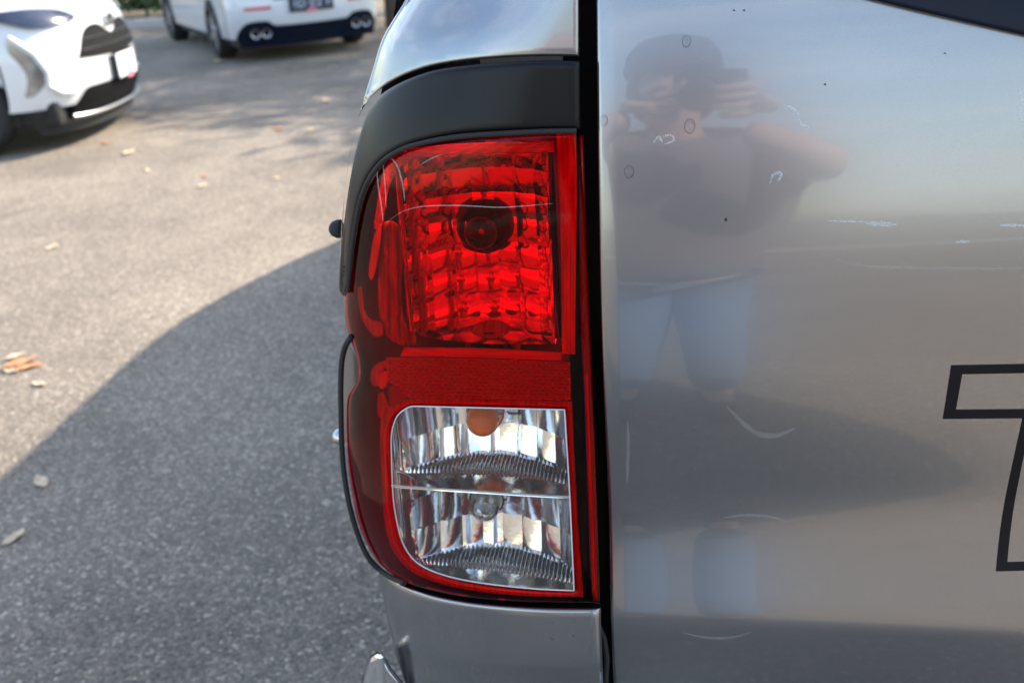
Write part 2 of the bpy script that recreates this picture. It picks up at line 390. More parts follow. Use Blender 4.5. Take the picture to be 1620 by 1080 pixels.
# ------------------------------------------------------------------ pickup truck
truck = thing('pickup_truck', 'silver pickup truck seen close at its rear left corner with a large red tail light', 'pickup truck', (0, 0, 0))
xs = interp([(-120, 690), (0, 641), (60, 606), (135, 583), (200, 563), (290, 547), (380, 541), (465, 538), (600, 538), (700, 540), (790, 555), (860, 576), (905, 598), (960, 607), (1020, 622), (1080, 640), (1180, 672)])
WRAP, WD = 265.0, .125
def Yb(py):
    return .85 + (580-py)*.00066*math.tan(R(5.0))
def Surf(px, py):
    u = min(max((xs(py)+WRAP-px)/WRAP, 0), .985)
    return Yb(py)+WD*(1-math.sqrt(1-u*u))
def body_map(off=0.0):
    return lambda u, v, d: P(u, v, Surf(u, v)+off+d)
# tailgate profile: lean angle against picture row, turned into a profile over height
_tz = [(P(1300, py, .85)[2], t) for py, t in ((-160, 15), (-60, 13.5), (60, 11.6), (160, 10.4), (350, 9.2), (420, 5.4), (480, 1.0), (600, -5.5), (700, -8), (790, -7.5), (835, -1), (910, 9), (975, 10.5), (984, 10), (992, -5), (1080, -7.5), (1300, -9))]
_tz.sort(); _zz = np.linspace(.50, 1.50, 401); _tt = np.interp(_zz, [a for a, b in _tz], [b for a, b in _tz])
_yy = np.concatenate([[0], np.cumsum(np.tan(np.radians(_tt[:-1]))*np.diff(_zz))]); _yy += .846-np.interp(1.0, _zz, _yy)
SK = .055
def Ytg(z): return float(np.interp(z, _zz, _yy))
def tg_map(off=0.0):
    return lambda x, z, d: np.array([x, Ytg(z-SK*(x-.1))+off+d+.004*((x-.65)/.7)**2, z])
def tgp(px, py, off=0.0):
    y = .85
    for _ in range(12):
        p = P(px, py, y); y = Ytg(p[2]-SK*(p[0]-.1))+off+.004*((p[0]-.65)/.7)**2
    return P(px, py, y)
ZT, ZB = 1.46, .60
le = [P(937.5+(py/1080)*31, py, .852) for py in range(-160, 1261, 30)]
le = [(p[0], p[2]) for p in le if ZB+.01 < p[2] < ZT-.01]
le.sort(key=lambda q: -q[1])
tg_loop = np.array([(le[0][0], ZT)] + le + [(le[-1][0], ZB)] + [(x, ZB) for x in np.arange(.02, 1.37, .03)] + [(1.37, z) for z in np.arange(ZB, ZT, .03)] + [(x, ZT) for x in np.arange(1.37, -.04, -.03)])
patch('tailgate', tg_loop, tg_map(), M['silver'], truck, step=.018, bev=.004, bevd=.004, thick=.045, back=True, sharp=60)
# dark handle garnish at the top
hg = [tgp(x, y)[[0, 2]] for x, y in ((1330, -14), (1385, 1), (1450, 17), (1540, 38), (1620, 56), (1720, 80), (1850, 108))]
hx = [p[0] for p in hg]
gl_ = [(a, b) for a, b in hg] + [(.65, hg[-1][1]-.006)] + [(1.3-a, b) for a, b in reversed(hg)] + [(1.3-hx[0]+.02, ZT-.012, 'c'), (hx[0]-.02, ZT-.012, 'c')]
patch('handle_garnish', curve(gl_, .02), tg_map(-.010), M['gloss_black'], truck, step=.03, bev=.004, bevd=.004, thick=.008)
box('handle_lever', (.65, Ytg(1.40)-.030, 1.395), (.20, .028, .05), M['gloss_black'], truck, bev=.008)
# outline letter T
def tg_px(pts): return [tgp(x, y)[[0, 2]] for x, y in pts]
outer = tg_px([(1504.6, 577.8), (1875, 571), (1863, 655), (1742, 657), (1702, 899), (1575.5, 902.8), (1617.5, 661), (1491.5, 662)])
inner = tg_px([(1522, 591.4), (1860, 585), (1850, 643), (1726, 645), (1687, 886), (1593.5, 888.5), (1634.5, 647), (1512, 648)])
def poly(pts, st=.006):
    return curve([(p[0], p[1], 'c') for p in pts], st)
patch('letter_outline', poly(outer), tg_map(-.0006), M['decal'], truck, step=.012, holes=[poly(inner)], thick=.0004, sharp=60)

# gap between body and tailgate: channel closed at the back by a black sheet
patch('tailgate_gap_backing', curve([(885, -150, 'c'), (985, -150, 'c'), (1010, 1200, 'c'), (915, 1200, 'c')], 40), lambda u, v, d: P(u, v, Yb(v)+.05+d), M['gap_black'], truck, step=40, thick=.01)
tube('seal_strip', [P(x, y, Yb(y)+.03) for x, y in ((905+20, 960), (945, 985), (956, 1010), (960, 1040), (958, 1075), (964, 1120))][1:], .003, M['rubber'], truck)
# upper corner panel
up = curve([(696, -150, 'c'), (915.5, -150, 'c'), (916.5, 90, 'c'), (860, 89.5), (800, 91.5), (735, 97), (680, 106), (636, 121), (603, 140), (582, 160), (570, 180), (562, 205), (553, 250), (546, 300), (541, 350), (537, 420, 'c'), (xs(410), 400), (xs(350), 350), (xs(290), 290), (xs(230), 230), (xs(170), 170), (xs(110), 110), (xs(60), 60), (xs(0), 0), (xs(-60), -60)], 8)
def cr_relief(u, v):
    k = (u-(xs(v)+22))/7.0
    return -.0018*math.exp(-k*k)
patch('upper_corner_panel', up, body_map(), M['silver'], truck, step=9, bev=5, bevd=.004, thick=.02, relief=cr_relief, sharp=60)
# black surround over the lamp
tr = curve([(917.5, 97, 'c'), (860, 96), (800, 98.5), (735, 104), (685, 112), (642, 127), (608, 146), (587, 168), (572, 205), (558, 262), (547, 330), (539, 400), (536.5, 440), (537, 461), (543.5, 468.5, 'c'), (548, 452), (551, 420), (557, 370), (568, 315), (585, 277), (610, 249), (650, 229), (720, 214), (800, 208), (860, 205.5), (918.5, 205, 'c')], 7)
def tr_relief(u, v):
    return 0.0
patch('lamp_surround', tr, body_map(-.011), M['black_trim'], truck, step=7, bev=9, bevd=.006, thick=.016, sharp=60)
tube('lamp_surround_lip', [P(x, y, Surf(x, y)-.010) for x, y in curve([(912, 207), (860, 208), (800, 211), (720, 217), (650, 231), (612, 250), (588, 277), (571, 315), (560, 370), (554, 420), (550, 462)], 8, closed=False)], .0024, M['rubber'], truck)
# rubber gasket that runs down the outer side of the lamp
gk = curve([(556, 532), (547, 546), (541, 570), (539, 610), (539.5, 655), (540.5, 700), (544, 745), (552, 795), (566, 845), (585, 885), (612, 909), (640, 922)], 8, closed=False)
tube('lamp_gap_backing', [P(x, y, Surf(x, y)+.020) for x, y in curve([(622, 920), (650, 934), (720, 952), (800, 961), (880, 964), (950, 965)], 8, closed=False)], .008, M['gap_black'], truck)  # added dark tube that blackens the open gap under the lamp
tube('lamp_gasket', [P(x, y, Surf(max(x, xs(y)+5), y)-.004) for x, y in gk], .0032, M['rubber'], truck)
patch('corner_body_strip', curve([(550, 545), (545, 570), (543, 620), (544, 700, 'c'), (552, 700, 'c'), (552, 650), (558, 618), (566, 604), (566, 580), (560, 556)], 6), lambda u, v, d: P(u, v, .975+d), M['silver'], truck, step=8, thick=.01)
for bx, by, bl in ((537, 362, 18), (541, 690, 18)):
    Mx = Matrix.Translation(Vector(P(bx, by, 1.03))) @ Matrix.Diagonal((1, 1, bl/18, 1))
    lathe('flare_bolt', [(0, .0125), (.005, .0122), (.009, .009), (.0115, .003), (.0115, -.002), (0, -.002)], Matrix.Translation(Vector(P(bx, by, 1.03))) @ Matrix.Rotation(R(-90), 4, 'Y') @ Matrix.Diagonal((bl/20, 1, .9, 1)), M['rubber'] if by < 500 else M['steel'], truck, seg=20)
# lower corner panel
lp = curve([(598, 899, 'c'), (616, 914), (645, 928), (690, 942), (740, 951), (800, 957), (870, 960.5), (950, 961, 'c'), (958, 1190, 'c'), (676, 1190, 'c'), (xs(1080)+1, 1080), (xs(1020)+1, 1022), (xs(970)+1, 970), (603, 930)], 8)
def lp_relief(u, v):
    c = 1019+46*(1-math.exp(-(u-620)/110.0)) if u > 620 else 1019
    k = v-c
    return .0042/(1+math.exp(-k/5.0)) + max(0, k)*.00016
patch('lower_corner_panel', lp, body_map(-.002), M['silver'], truck, step=7, bev=9, bevd=.006, thick=.02, relief=lp_relief, sharp=60)

# ---- tail light
lamp = box('tail_light', (0, 0, 0), (.001, .001, .001), M['housing'], truck)
bpy.data.objects.remove(lamp)
Lc = curve([(915, 207, 'c'), (860, 208), (800, 211), (720, 217), (650, 231), (610, 251), (585, 279), (568, 317), (557, 372), (550, 430), (545, 468), (545, 498), (551, 528), (560, 553), (565, 575), (565, 598), (559, 612), (550, 628), (548, 660), (549, 710), (554, 765), (566, 825), (585, 870), (610, 900), (650, 924), (720, 942), (800, 951), (880, 954), (949, 955, 'c'), (948, 900), (944, 780), (939, 640), (933, 480), (925, 330)], 7)
def inset_loop(lp, d):
    tg = np.roll(lp, -1, 0)-np.roll(lp, 1, 0); nn = np.stack([-tg[:, 1], tg[:, 0]], 1); nn /= np.linalg.norm(nn, axis=1)[:, None]+1e-9
    for s in (1, -1):
        q = lp+nn*s*d
        if inside(q, lp).mean() > .8: return q
lamp = patch('tail_light', inset_loop(Lc, 5), lambda u, v, d: P(u, v, min(Surf(u, v)+.105, .99)+d), M['housing'], truck, step=20, thick=.004)
Wc = curve([(619, 700), (621, 678), (630, 656), (648, 643.5), (660, 642.5, 'c'), (893, 648, 'c'), (901, 780), (908, 933.5, 'c'), (850, 931), (780, 924), (725, 915), (685, 903), (657, 887), (639, 862), (629, 830), (622, 785)], 5)
patch('red_lens', Lc, body_map(-.004), M['red_lens'], lamp, step=7, holes=[Wc], bev=9, bevd=.006, thick=.02, sharp=60)
patch('clear_lens', Wc, body_map(-.0045), M['clear_lens'], lamp, step=7, bev=2, bevd=.0008, sharp=60)
# pale moulded edge of the clear window
tube('window_edge', [P(x, y, Surf(x, y)-.0052) for x, y in Wc], .0007, M['clear_edge'], lamp, closed=True, seg=8)
dv = curve([(620, 767.5), (690, 772.5), (760, 777), (830, 781.5), (901, 785.5)], 8, closed=False)
tube('window_divider', [P(x, y, Surf(x, y)-.002) for x, y in dv], .0010, M['clear_edge'], lamp, seg=8)
tube('window_divider', [P(x, y+2.2, Surf(x, y)+.003) for x, y in dv], .0010, M['chrome_trim'], lamp, seg=8)
# solid red flanges behind the lens skin
def flange(name, pts, mt, off=.002, bev=4, bevd=.003, thick=.012, step=3.0, parent=None, relief=None, sharp=38):
    return patch(name, curve(pts, 6), body_map(off), M[mt], parent or lamp, step=step, bev=bev, bevd=bevd, thick=thick, relief=relief, sharp=sharp)
flange('side_light_guide', [(880, 210, 'c'), (911, 209, 'c'), (913, 300), (911, 430), (910, 560, 'c'), (889, 560, 'c'), (888, 430), (884, 300)], 'red_bright', off=.001,
       relief=lambda u, v: .0022*math.sin((u-880+(v-380)*.006)*.55))
flange('gap_side_wall', [(916, 214, 'c'), (923, 214, 'c'), (932, 480), (939, 640), (945, 860), (947, 950, 'c'), (938, 950, 'c'), (932, 860), (925, 640), (917, 480)], 'red_deep', off=.012)
tube('gap_light_line', [P(x, y, Surf(x, y)+.004) for x, y in ((927, 590), (931, 700), (935, 800), (939, 905), (940, 935))], .0018, M['red_mid'], lamp)
flange('top_light_guide', [(636, 238), (700, 229), (780, 225), (877, 223, 'c'), (877, 241, 'c'), (780, 243), (705, 246), (655, 253), (632, 268), (617, 292), (609, 330), (603, 362), (592, 362), (597, 320), (604, 282), (616, 254)], 'red_bright_h', off=.006, bev=7, bevd=.006, relief=lambda u, v: .0016*math.sin(v*.7+u*.25 if u > 650 else u*.7))
flange('corner_light_guide', [(601, 352), (604, 366), (600, 400), (594, 430), (588, 444), (583, 436), (586, 405), (592, 372)], 'red_bright', off=.004)
flange('corner_wall', [(604, 355), (622, 350), (640, 372), (636, 450), (640, 505), (662, 540), (640, 548), (612, 532), (600, 500), (598, 440)], 'red_mid', off=.014, bev=8, bevd=.006, thick=.03,
       relief=lambda u, v: .0030*math.sin((u-600-.02*(v-450))*.42))
flange('corner_step', [(566, 455), (572, 452), (577, 490), (588, 505), (604, 509), (606, 530), (592, 533), (578, 515), (569, 492)], 'red_mid', off=.010, bev=4, bevd=.004)
flange('ledge_light_guide', [(640, 549, 'c'), (760, 550), (890, 557, 'c'), (889, 571, 'c'), (760, 566), (632, 564, 'c')], 'red_bright_h', off=-.001, bev=4, bevd=.0035)
# retro reflector band with its fine zig-zag prisms
def zig(u, v):
    ph = (v - 568 - (u-610)*.022)/5.6
    zz = abs(((u+(int(math.floor(ph)) % 2)*5)/10.0) % 1 - .5)*2
    return .0044*abs((ph+zz*.42) % 1 - .5)*2
flange('reflex_reflector', [(611, 565, 'c'), (760, 567), (902, 573, 'c'), (903, 632, 'c'), (760, 632), (648, 629), (628, 612), (613, 600)], 'reflex', off=-.001, bev=2, bevd=.001, step=1.5, relief=zig, sharp=20)
flange('reflector_clip', [(586, 603), (588, 585), (597, 574), (612, 570), (612, 580), (603, 592), (599, 610), (592, 612)], 'red_mid', off=.008)
flange('reflector_clip', [(602, 590), (613, 587), (614, 606), (606, 616), (598, 610)], 'red_bright', off=.003)
flange('reflector_tab', [(615, 611), (634, 612), (646, 626), (640, 634), (624, 645), (616, 640)], 'red_deep', off=.001)
flange('reflector_tab', [(598, 622), (606, 619), (614, 636), (618, 650), (608, 665), (598, 658)], 'red_mid', off=.004)
# red frame round the clear window
def ring(lp, d):
    c = lp.mean(0); tg = np.roll(lp, -1, 0)-np.roll(lp, 1, 0); nn = np.stack([-tg[:, 1], tg[:, 0]], 1); nn /= np.linalg.norm(nn, axis=1)[:, None]+1e-9
    q = lp+nn*d
    return q if inside(q, lp).mean() < .3 else lp-nn*d
outf = curve([(601, 700), (602, 668), (612, 646), (640, 632), (660, 630, 'c'), (905, 634, 'c'), (912, 780), (923, 944, 'c'), (850, 943), (780, 938), (722, 929), (676, 916), (643, 898), (622, 872), (611, 838), (604, 785)], 6)
patch('window_frame', outf, body_map(.001), M['red_mid'], lamp, step=6, holes=[ring(Wc, 1.0)], bev=3, bevd=.003, thick=.006)
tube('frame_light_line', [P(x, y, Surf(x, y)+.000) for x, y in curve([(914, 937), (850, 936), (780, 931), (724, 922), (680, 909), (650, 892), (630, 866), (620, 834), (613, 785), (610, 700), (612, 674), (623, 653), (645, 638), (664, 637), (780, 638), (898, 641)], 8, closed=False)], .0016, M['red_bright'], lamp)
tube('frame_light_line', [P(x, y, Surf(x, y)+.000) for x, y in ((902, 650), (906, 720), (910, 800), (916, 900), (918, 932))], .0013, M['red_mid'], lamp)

# reflector chambers (floor, facetted back wall, side walls) and bulbs, in real depth
def chamber(pxl, pxr, ptop, pbot, dep, nx, nz, seed, amp=.0034, ribs=True, arch=.55, zup=.012, cm='chrome', fo=.004, vert=1.0):
    rnd = random.Random(seed)
    pc = (pxl+pxr)/2; yf = Yb((ptop+pbot)/2)+.006
    xl = P(pxl, pbot, yf+.01)[0]; xr = P(pxr, pbot, yf)[0]; xl2 = xl
    zt = P(pc, ptop, yf)[2]+zup; zf = P(pc, pbot, yf)[2]
    xc = (xl+xr)/2+.006; hw = (xr-xl)/2
    def fy(x, z=None):    # where the floor starts behind the lens skin
        px = pxl+(x-xl)/(xr-xl)*(pxr-pxl); return Surf(px, (ptop+pbot)/2)+fo+((z-(zf+zt)/2)*.095+.004 if z is not None else 0)
    def by(x, z):
        h = (z-(zf+zt)/2)/((zt-zf)/2)
        y = yf+dep-arch*dep*((x-xc)/hw)**2 - .014*h*h
        return max(y, fy(x, z)+.010)
    tiltc = {}
    def wall(u, v):
        x = xl+u*(xr-xl); z = zf+v*(zt-zf)
        cu = u*nx; cv = v*nz; i = min(int(cu), nx-1); j = min(int(cv), nz-1); a = cu-i-.5; b = cv-j-.5
        if (i, j) not in tiltc: tiltc[(i, j)] = (rnd.uniform(-.18, .18), rnd.uniform(-.15, .3), rnd.uniform(.8, 1.15))
        ta, tb, s = tiltc[(i, j)]
        return (x, by(x, z)-amp*s*(1-2.2*(a*a+vert*b*b))+amp*(ta*a*2+tb*b*2), z)
    # facets: every cell has its own edge loop, so the creases between facets are real
    vs = []; fs = []; k = 7; sub = {}
    for j in range(nz):
        for i in range(nx):
            b0 = len(vs)
            for q in range(k+1):
                for p in range(k+1):
                    uu = (i+min(max(p/k, 1e-6), 1-1e-6))/nx; vv = (j+min(max(q/k, 1e-6), 1-1e-6))/nz
                    vs.append(wall(uu, vv))
            for q in range(k):
                for p in range(k):
                    a = b0+q*(k+1)+p; fs.append((a, a+1, a+k+2, a+k+1))
            # steps to the neighbour to the left and below
            if i > 0:
                pb = b0-(k+1)*(k+1)
                for q in range(k): fs.append((pb+q*(k+1)+k, b0+q*(k+1), b0+(q+1)*(k+1), pb+(q+1)*(k+1)+k))
            if j > 0:
                pb = b0-(k+1)*(k+1)*nx
                for p in range(k): fs.append((pb+k*(k+1)+p, pb+k*(k+1)+p+1, b0+p+1, b0+p))
    mesh('reflector_wall', vs, fs, M[cm], lamp, sharp=24)
    def floor(u, v):
        x = xl+u*(xr-xl); y0 = fy(x); y1 = by(x, zf)+.003; y = y0+v*(y1-y0)
        z = zf
        if ribs:
            s = max(0, min(1, (v-.42)/.06)); z += s*(.0035+.0022*math.cos(u*2*math.pi*44))
        else: z += .0003*math.cos(u*math.pi*7)*math.sin(v*6)
        return (x, y, z+.002*math.sin(v*3))
    grid('reflector_floor', floor, 44*8 if ribs else 60, 26, M[cm], lamp, sharp=50)
    def side(sx):
        x0 = xl if sx < 0 else xr
        def f(u, v):
            z = zf+v*(zt-zf); y0 = fy(x0, z)+.001; y1 = by(x0, z)+.004
            return (x0+(-sx)*.004*math.sin(u*math.pi*3)*(1-v*.3), y0+u*(y1-y0), z)
        return f
    grid('reflector_side_wall', side(-1), 18, 10, M[cm], lamp)
    grid('reflector_side_wall', side(1), 18, 10, M[cm], lamp)
    grid('reflector_ceiling', lambda u, v: (xl+u*(xr-xl), fy(xl+u*(xr-xl), zt)+v*(by(xl+u*(xr-xl), zt)+.004-fy(xl+u*(xr-xl), zt)), zt+.0005), 20, 6, M[cm], lamp)
    return dict(xc=xc, yf=yf, zf=zf, zt=zt, by=by, dep=dep)
def bulb(px, py, ch, rad, glass, ring_r, stub=.028, ring_mat='chrome_trim', q=.95):
    yb = ch['yf']+ch['dep']*q*.85
    c = P(px, py, yb); Mx = Matrix.Translation(Vector((c[0], ch['yf']+ch['dep']*q, c[2]))) @ Matrix.Rotation(R(90), 4, 'X')
    prof = [(rad*.55, 0), (rad*.6, stub*.3), (rad*.85, stub*.55)] + [(rad*math.cos(a), stub+rad*math.sin(a)) for a in np.linspace(-.4, math.pi/2-.02, 10)]
    b_ = lathe('bulb', prof, Mx, glass, lamp, seg=28)
    lathe('bulb_collar', [(ring_r*.72, -.004), (ring_r*.78, .012), (ring_r*.88, .014), (ring_r, .010), (ring_r*1.03, -.004)], Mx, M[ring_mat], lamp, seg=40)
    lathe('bulb_socket', [(.0001, .002), (ring_r*.74, .002), (ring_r*.74, -.004)], Mx, M['socket_dark' if ch is ch1 else 'socket'], lamp, seg=32)
    lathe('bulb_filament_post', [(.0001, stub*.9), (rad*.16, stub*.88), (rad*.2, .002), (.0001, .002)], Mx, M['steel'], lamp, seg=10)
    return b_
ch1 = chamber(643, 878, 262, 548, .088, 7, 7, 3, ribs=False, arch=.42, amp=.0040, zup=.005, cm='chrome_red', fo=.012)
ch2 = chamber(619, 903, 660, 779, .090, 9, 3, 5, zup=.020, amp=.0042, vert=.45)
ch3 = chamber(622, 912, 806, 936, .094, 9, 3, 9, zup=.014, amp=.0042, vert=.45)
bulb(764, 362, ch1, .017, M['bulb_clear'], .027, stub=.024, ring_mat='socket_dark')
bulb(779, 552, ch1, .018, M['bulb_clear'], .027, stub=.010, ring_mat='red_mid', q=.45)
bulb(768, 652, ch2, .0175, M['bulb_amber'], .0235, stub=.030)
bulb(770, 790, ch3, .0165, M['bulb_clear'], .0225, stub=.026)
# small printed label inside the red chamber
lm = P(693, 386, .93)
TL = Matrix.Translation(Vector(lm)) @ Matrix.Rotation(R(8), 4, 'Z') @ Matrix.Rotation(R(75), 4, 'X') @ Matrix.Rotation(R(15), 4, 'Z')
box('lamp_sticker', (0, 0, -.0008), (.027, .015, .0006), M['print_grey'], lamp, M=TL)
textmesh('sticker_text', '330 DOC', .0085, TL, M['print_black'], lamp, depth=.0002, sx=.62)

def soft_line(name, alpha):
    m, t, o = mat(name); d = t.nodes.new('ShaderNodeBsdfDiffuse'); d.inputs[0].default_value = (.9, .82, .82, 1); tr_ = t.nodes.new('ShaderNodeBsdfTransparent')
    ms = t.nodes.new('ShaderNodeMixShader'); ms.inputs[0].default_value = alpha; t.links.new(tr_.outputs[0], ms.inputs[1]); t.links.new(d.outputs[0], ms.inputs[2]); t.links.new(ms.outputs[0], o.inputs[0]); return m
M['lens_glint'] = soft_line('lens_glint', .13)  # pale see-through tubes painted in for reflection streaks on the lens
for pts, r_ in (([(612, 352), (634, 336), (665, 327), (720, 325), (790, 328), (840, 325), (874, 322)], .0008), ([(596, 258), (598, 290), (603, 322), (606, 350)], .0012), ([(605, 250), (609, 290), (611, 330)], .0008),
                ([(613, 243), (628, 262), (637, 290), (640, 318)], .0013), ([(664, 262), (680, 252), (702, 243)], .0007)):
    tube('lens_glint_line', [P(x, y, Surf(x, y)-.0045) for x, y in curve(pts, 5, closed=False)], lambda q, r_=r_: .75*r_*max(.15, math.sin(math.pi*q))**.7, M['lens_glint'], lamp, seg=8, flat=.4)
# ---- chrome step bumper corner
bc = curve([(560, 1180, 'c'), (572, 1090), (578, 1060), (586, 1040), (598, 1033), (609, 1037), (619, 1055), (640, 1082), (700, 1180, 'c')], 6)
patch('bumper_corner', bc, lambda u, v, d: P(u, v, .90+d), M['chrome_trim'], truck, step=4, bev=9, bevd=.008, thick=.03, relief=lambda u, v: .00035*max(0, (600-u))+.0004*max(0, u-606))
patch('bumper_corner_back', curve([(571, 1180, 'c'), (571, 1090), (578, 1058), (588, 1035), (597, 1030), (606, 1034), (604, 1180, 'c')], 8), lambda u, v, d: P(u, v, .97+d), M['rubber'], truck, step=10, thick=.02)
# ---- the rest of the truck, forward of the corner
XL, XRr = -.30, 1.60
def side_wall(name, sx, y0, y1, rows, arches, zlow=.62, ny=60, parent=truck, mt='silver'):
    vs = []; fs = []
    ys = np.linspace(y0, y1, ny)
    for yy in ys:
        zb_ = zlow
        for (ya, ra) in arches:
            if abs(yy-ya) < ra: zb_ = max(zb_, .38+math.sqrt(ra*ra-(yy-ya)**2))
        for (fz, x) in rows:
            z = zb_+(rows[-1][2] if len(rows[-1]) > 2 else 1.0)*0 if False else zb_+fz*(1.42-zb_)
            vs.append((x, yy, z))
    m = len(rows)
    for i in range(ny-1):
        for j in range(m-1): fs.append((i*m+j, i*m+j+1, (i+1)*m+j+1, (i+1)*m+j))
    return mesh(name, vs, fs, M[mt], parent)
left_rows = [(0, -.325), (.3, -.33), (.55, -.325), (.8, -.30), (.95, -.265), (1, -.235)]
mir = lambda rows: [(a, 1.30-b) for a, b in rows]
YC = 2.87
side_wall('bed_side_panel', -1, 1.00, YC, left_rows, [(1.88, .46)])
side_wall('bed_side_panel', 1, .90, YC, mir(left_rows), [(1.88, .46)])
grid('bed_floor', lambda u, v: (-.22+u*1.74, .93+v*(YC-.95), .95), 6, 6, M['black_trim'], truck)
grid('bed_inner_wall', lambda u, v: (-.20+.01*v, 1.02+u*(YC-1.04), .95+v*.47), 6, 4, M['black_trim'], truck)
grid('bed_inner_wall', lambda u, v: (1.535-.02*v, .93+u*(YC-.95), .95+v*.47), 6, 4, M['black_trim'], truck)
tube('bed_rail', [(-.205, 1.02, 1.415), (-.215, YC, 1.415)], .018, M['black_trim'], truck, up=(0, 0, 1))
tube('bed_rail', [(1.545, .93, 1.425), (1.545, YC, 1.425)], .022, M['black_trim'], truck, up=(0, 0, 1))
# right rear lamp and corner, simpler
grid('right_corner_panel', lambda u, v: (1.385+.23*math.sin(u*math.pi/2), .85+.10*(1-math.cos(u*math.pi/2))+(v-.5)*.06, .62+v*.82), 10, 8, M['silver'], truck)
grid('right_tail_light', lambda u, v: (1.39+.225*math.sin(u*math.pi/2), .842+.10*(1-math.cos(u*math.pi/2))+(v-.5)*.035, .76+v*.46), 10, 8, M['red_mid'], truck)
# bumper, step and plate below the tailgate
box('rear_bumper', (.65, .84, .36), (1.55, .16, .15), M['chrome_trim'], truck, bev=.03)
box('bumper_step_pad', (.65, .815, .438), (1.1, .13, .012), M['rubber'], truck, bev=.004)
# cab, out of view; length and roofline shaped to cast the ground shadow
def cabsec(y, zr, zs, inr): return (y, zr, zs, inr)
def cab():
    sec = [(YC, 1.30, .02), (YC+.02, 1.62, .06), (YC+.16, 1.74, .10), (YC+.5, 1.80, .12), (4.1, 1.82, .12), (4.75, 1.83, .11), (4.95, 1.825, .11), (5.13, 1.80, .11), (5.25, 1.765, .11), (5.36, 1.72, .11), (5.47, 1.67, .11), (5.57, 1.61, .11), (5.66, 1.53, .10), (5.74, 1.43, .09), (5.95, 1.24, .05)]
    vs = []; fs = []; pf = [(0, 0.0), (.55, .35), (.86, .8), (.97, .95), (1, 1.3)]
    for (y, zr, ins) in sec:
        ring_ = []
        for sgn in (-1, 1):
            pts_ = [(.0, .60), (0.0, 1.12), (ins*.75, 1.12+(zr-1.12)*.72), (ins*1.05, 1.12+(zr-1.12)*.92), (ins*1.6+.06, zr)]
            pts_ = pts_ if sgn < 0 else pts_[::-1]
            for (d, z) in pts_: ring_.append(((-.32+d) if sgn < 0 else (1.62-d), y, z))
        vs += ring_
    n = 10
    for i in range(len(sec)-1):
        for j in range(n-1): fs.append((i*n+j, i*n+j+1, (i+1)*n+j+1, (i+1)*n+j))
    fs += [tuple(range(n)), tuple((len(sec)-1)*n+j for j in range(n))]
    mesh('cab_body', vs, fs, M['silver'], truck, sharp=30)
cab()
for sx in (-1, 1):
    xx = -.322 if sx < 0 else 1.622
    for (ya, yb2) in ((3.07, 3.95), (4.01, 5.1)):
        grid('side_window', lambda u, v: (xx-sx*(.07*v)+sx*.006*0, ya+u*(yb2-ya), 1.17+v*.42), 4, 3, M['car_glass'], truck)
grid('rear_window', lambda u, v: (-.12+u*1.54, YC-.012+.02*v, 1.34+v*.24), 4, 3, M['car_glass'], truck)
grid('windscreen', lambda u, v: (-.16+u*1.62, 5.97-v*.36, 1.245+v*.36), 6, 4, M['car_glass'], truck)
grid('bonnet', lambda u, v: (-.31+u*1.92, 5.93+v*.90, 1.21-.08*v-.05*abs(2*u-1)**3-.04*v**4), 14, 10, M['silver'], truck)
side_wall_rows = [(0, -.32), (.3, -.325), (.45, -.32), (.60, -.31), (.71, -.30)]
side_wall('front_wing', -1, 5.96, 6.85, side_wall_rows, [(5.95, .46)])
side_wall('front_wing', 1, 5.96, 6.85, mir(side_wall_rows), [(5.95, .46)])
grid('front_panel', lambda u, v: (-.31+u*1.92, 6.85+.08*math.sin(math.pi*u), .45+v*.70), 12, 4, M['silver'], truck)
def wheel(loc, ax, r, wd, parent, spokes=5, tyre_m='tyre', rim_m='alloy'):
    """ax: unit vector pointing outwards"""
    q = Vector(ax).to_track_quat('Z', 'Y').to_matrix().to_4x4(); T = Matrix.Translation(Vector(loc)) @ q
    root = lathe('wheel', [(r*.66, -wd/2), (r*.9, -wd/2), (r*.985, -wd*.36), (r, -wd*.2), (r, wd*.2), (r*.985, wd*.36), (r*.9, wd/2), (r*.70, wd/2), (r*.66, wd*.40)], T, M[tyre_m], parent, seg=36)
    lathe('rim', [(.0001, wd*.10), (r*.3, wd*.05), (r*.60, 0), (r*.63, wd*.3), (r*.665, wd*.47), (r*.70, wd*.46), (r*.705, -.05)], T, M['alloy_dark'], root, seg=36)
    for k in range(spokes):
        a = 2*math.pi*k/spokes
        vs = []
        for (rr_, ww, zz) in ((r*.06, .05*r/.33, wd*.40), (r*.66, .028*r/.33, wd*.44)):
            for s_ in (-1, 1):
                for dz in (0, -.03): vs.append(T @ Vector((rr_*math.cos(a)-s_*ww*math.sin(a), rr_*math.sin(a)+s_*ww*math.cos(a), zz+dz)))
        mesh('spoke', vs, [(0, 2, 6, 4), (1, 5, 7, 3), (0, 4, 5, 1), (2, 3, 7, 6), (4, 6, 7, 5), (0, 1, 3, 2)], M[rim_m], root)
    lathe('hub_cap', [(.0001, wd*.5), (r*.10, wd*.48), (r*.13, wd*.38)], T, M[rim_m], root, seg=16)
    return root
for yy in (1.88, 5.95):
    wheel((-.215, yy, .385), (-1, 0, 0), .385, .25, truck, 6)
    wheel((1.515, yy, .385), (1, 0, 0), .385, .25, truck, 6)
box('chassis', (.65, 3.75, .46), (1.2, 5.4, .22), M['rubber'], truck, bev=.03)
for sx, x_ in ((-1, -.33), (1, 1.63)):
    n_ = 30
    tube('wheel_arch_flare', [(x_, 1.88-.48*math.cos(a), .38+.48*math.sin(a)) for a in np.linspace(-.1, math.pi+.1, n_)], .028, M['black_trim'], truck, up=(sx, 0, 0))

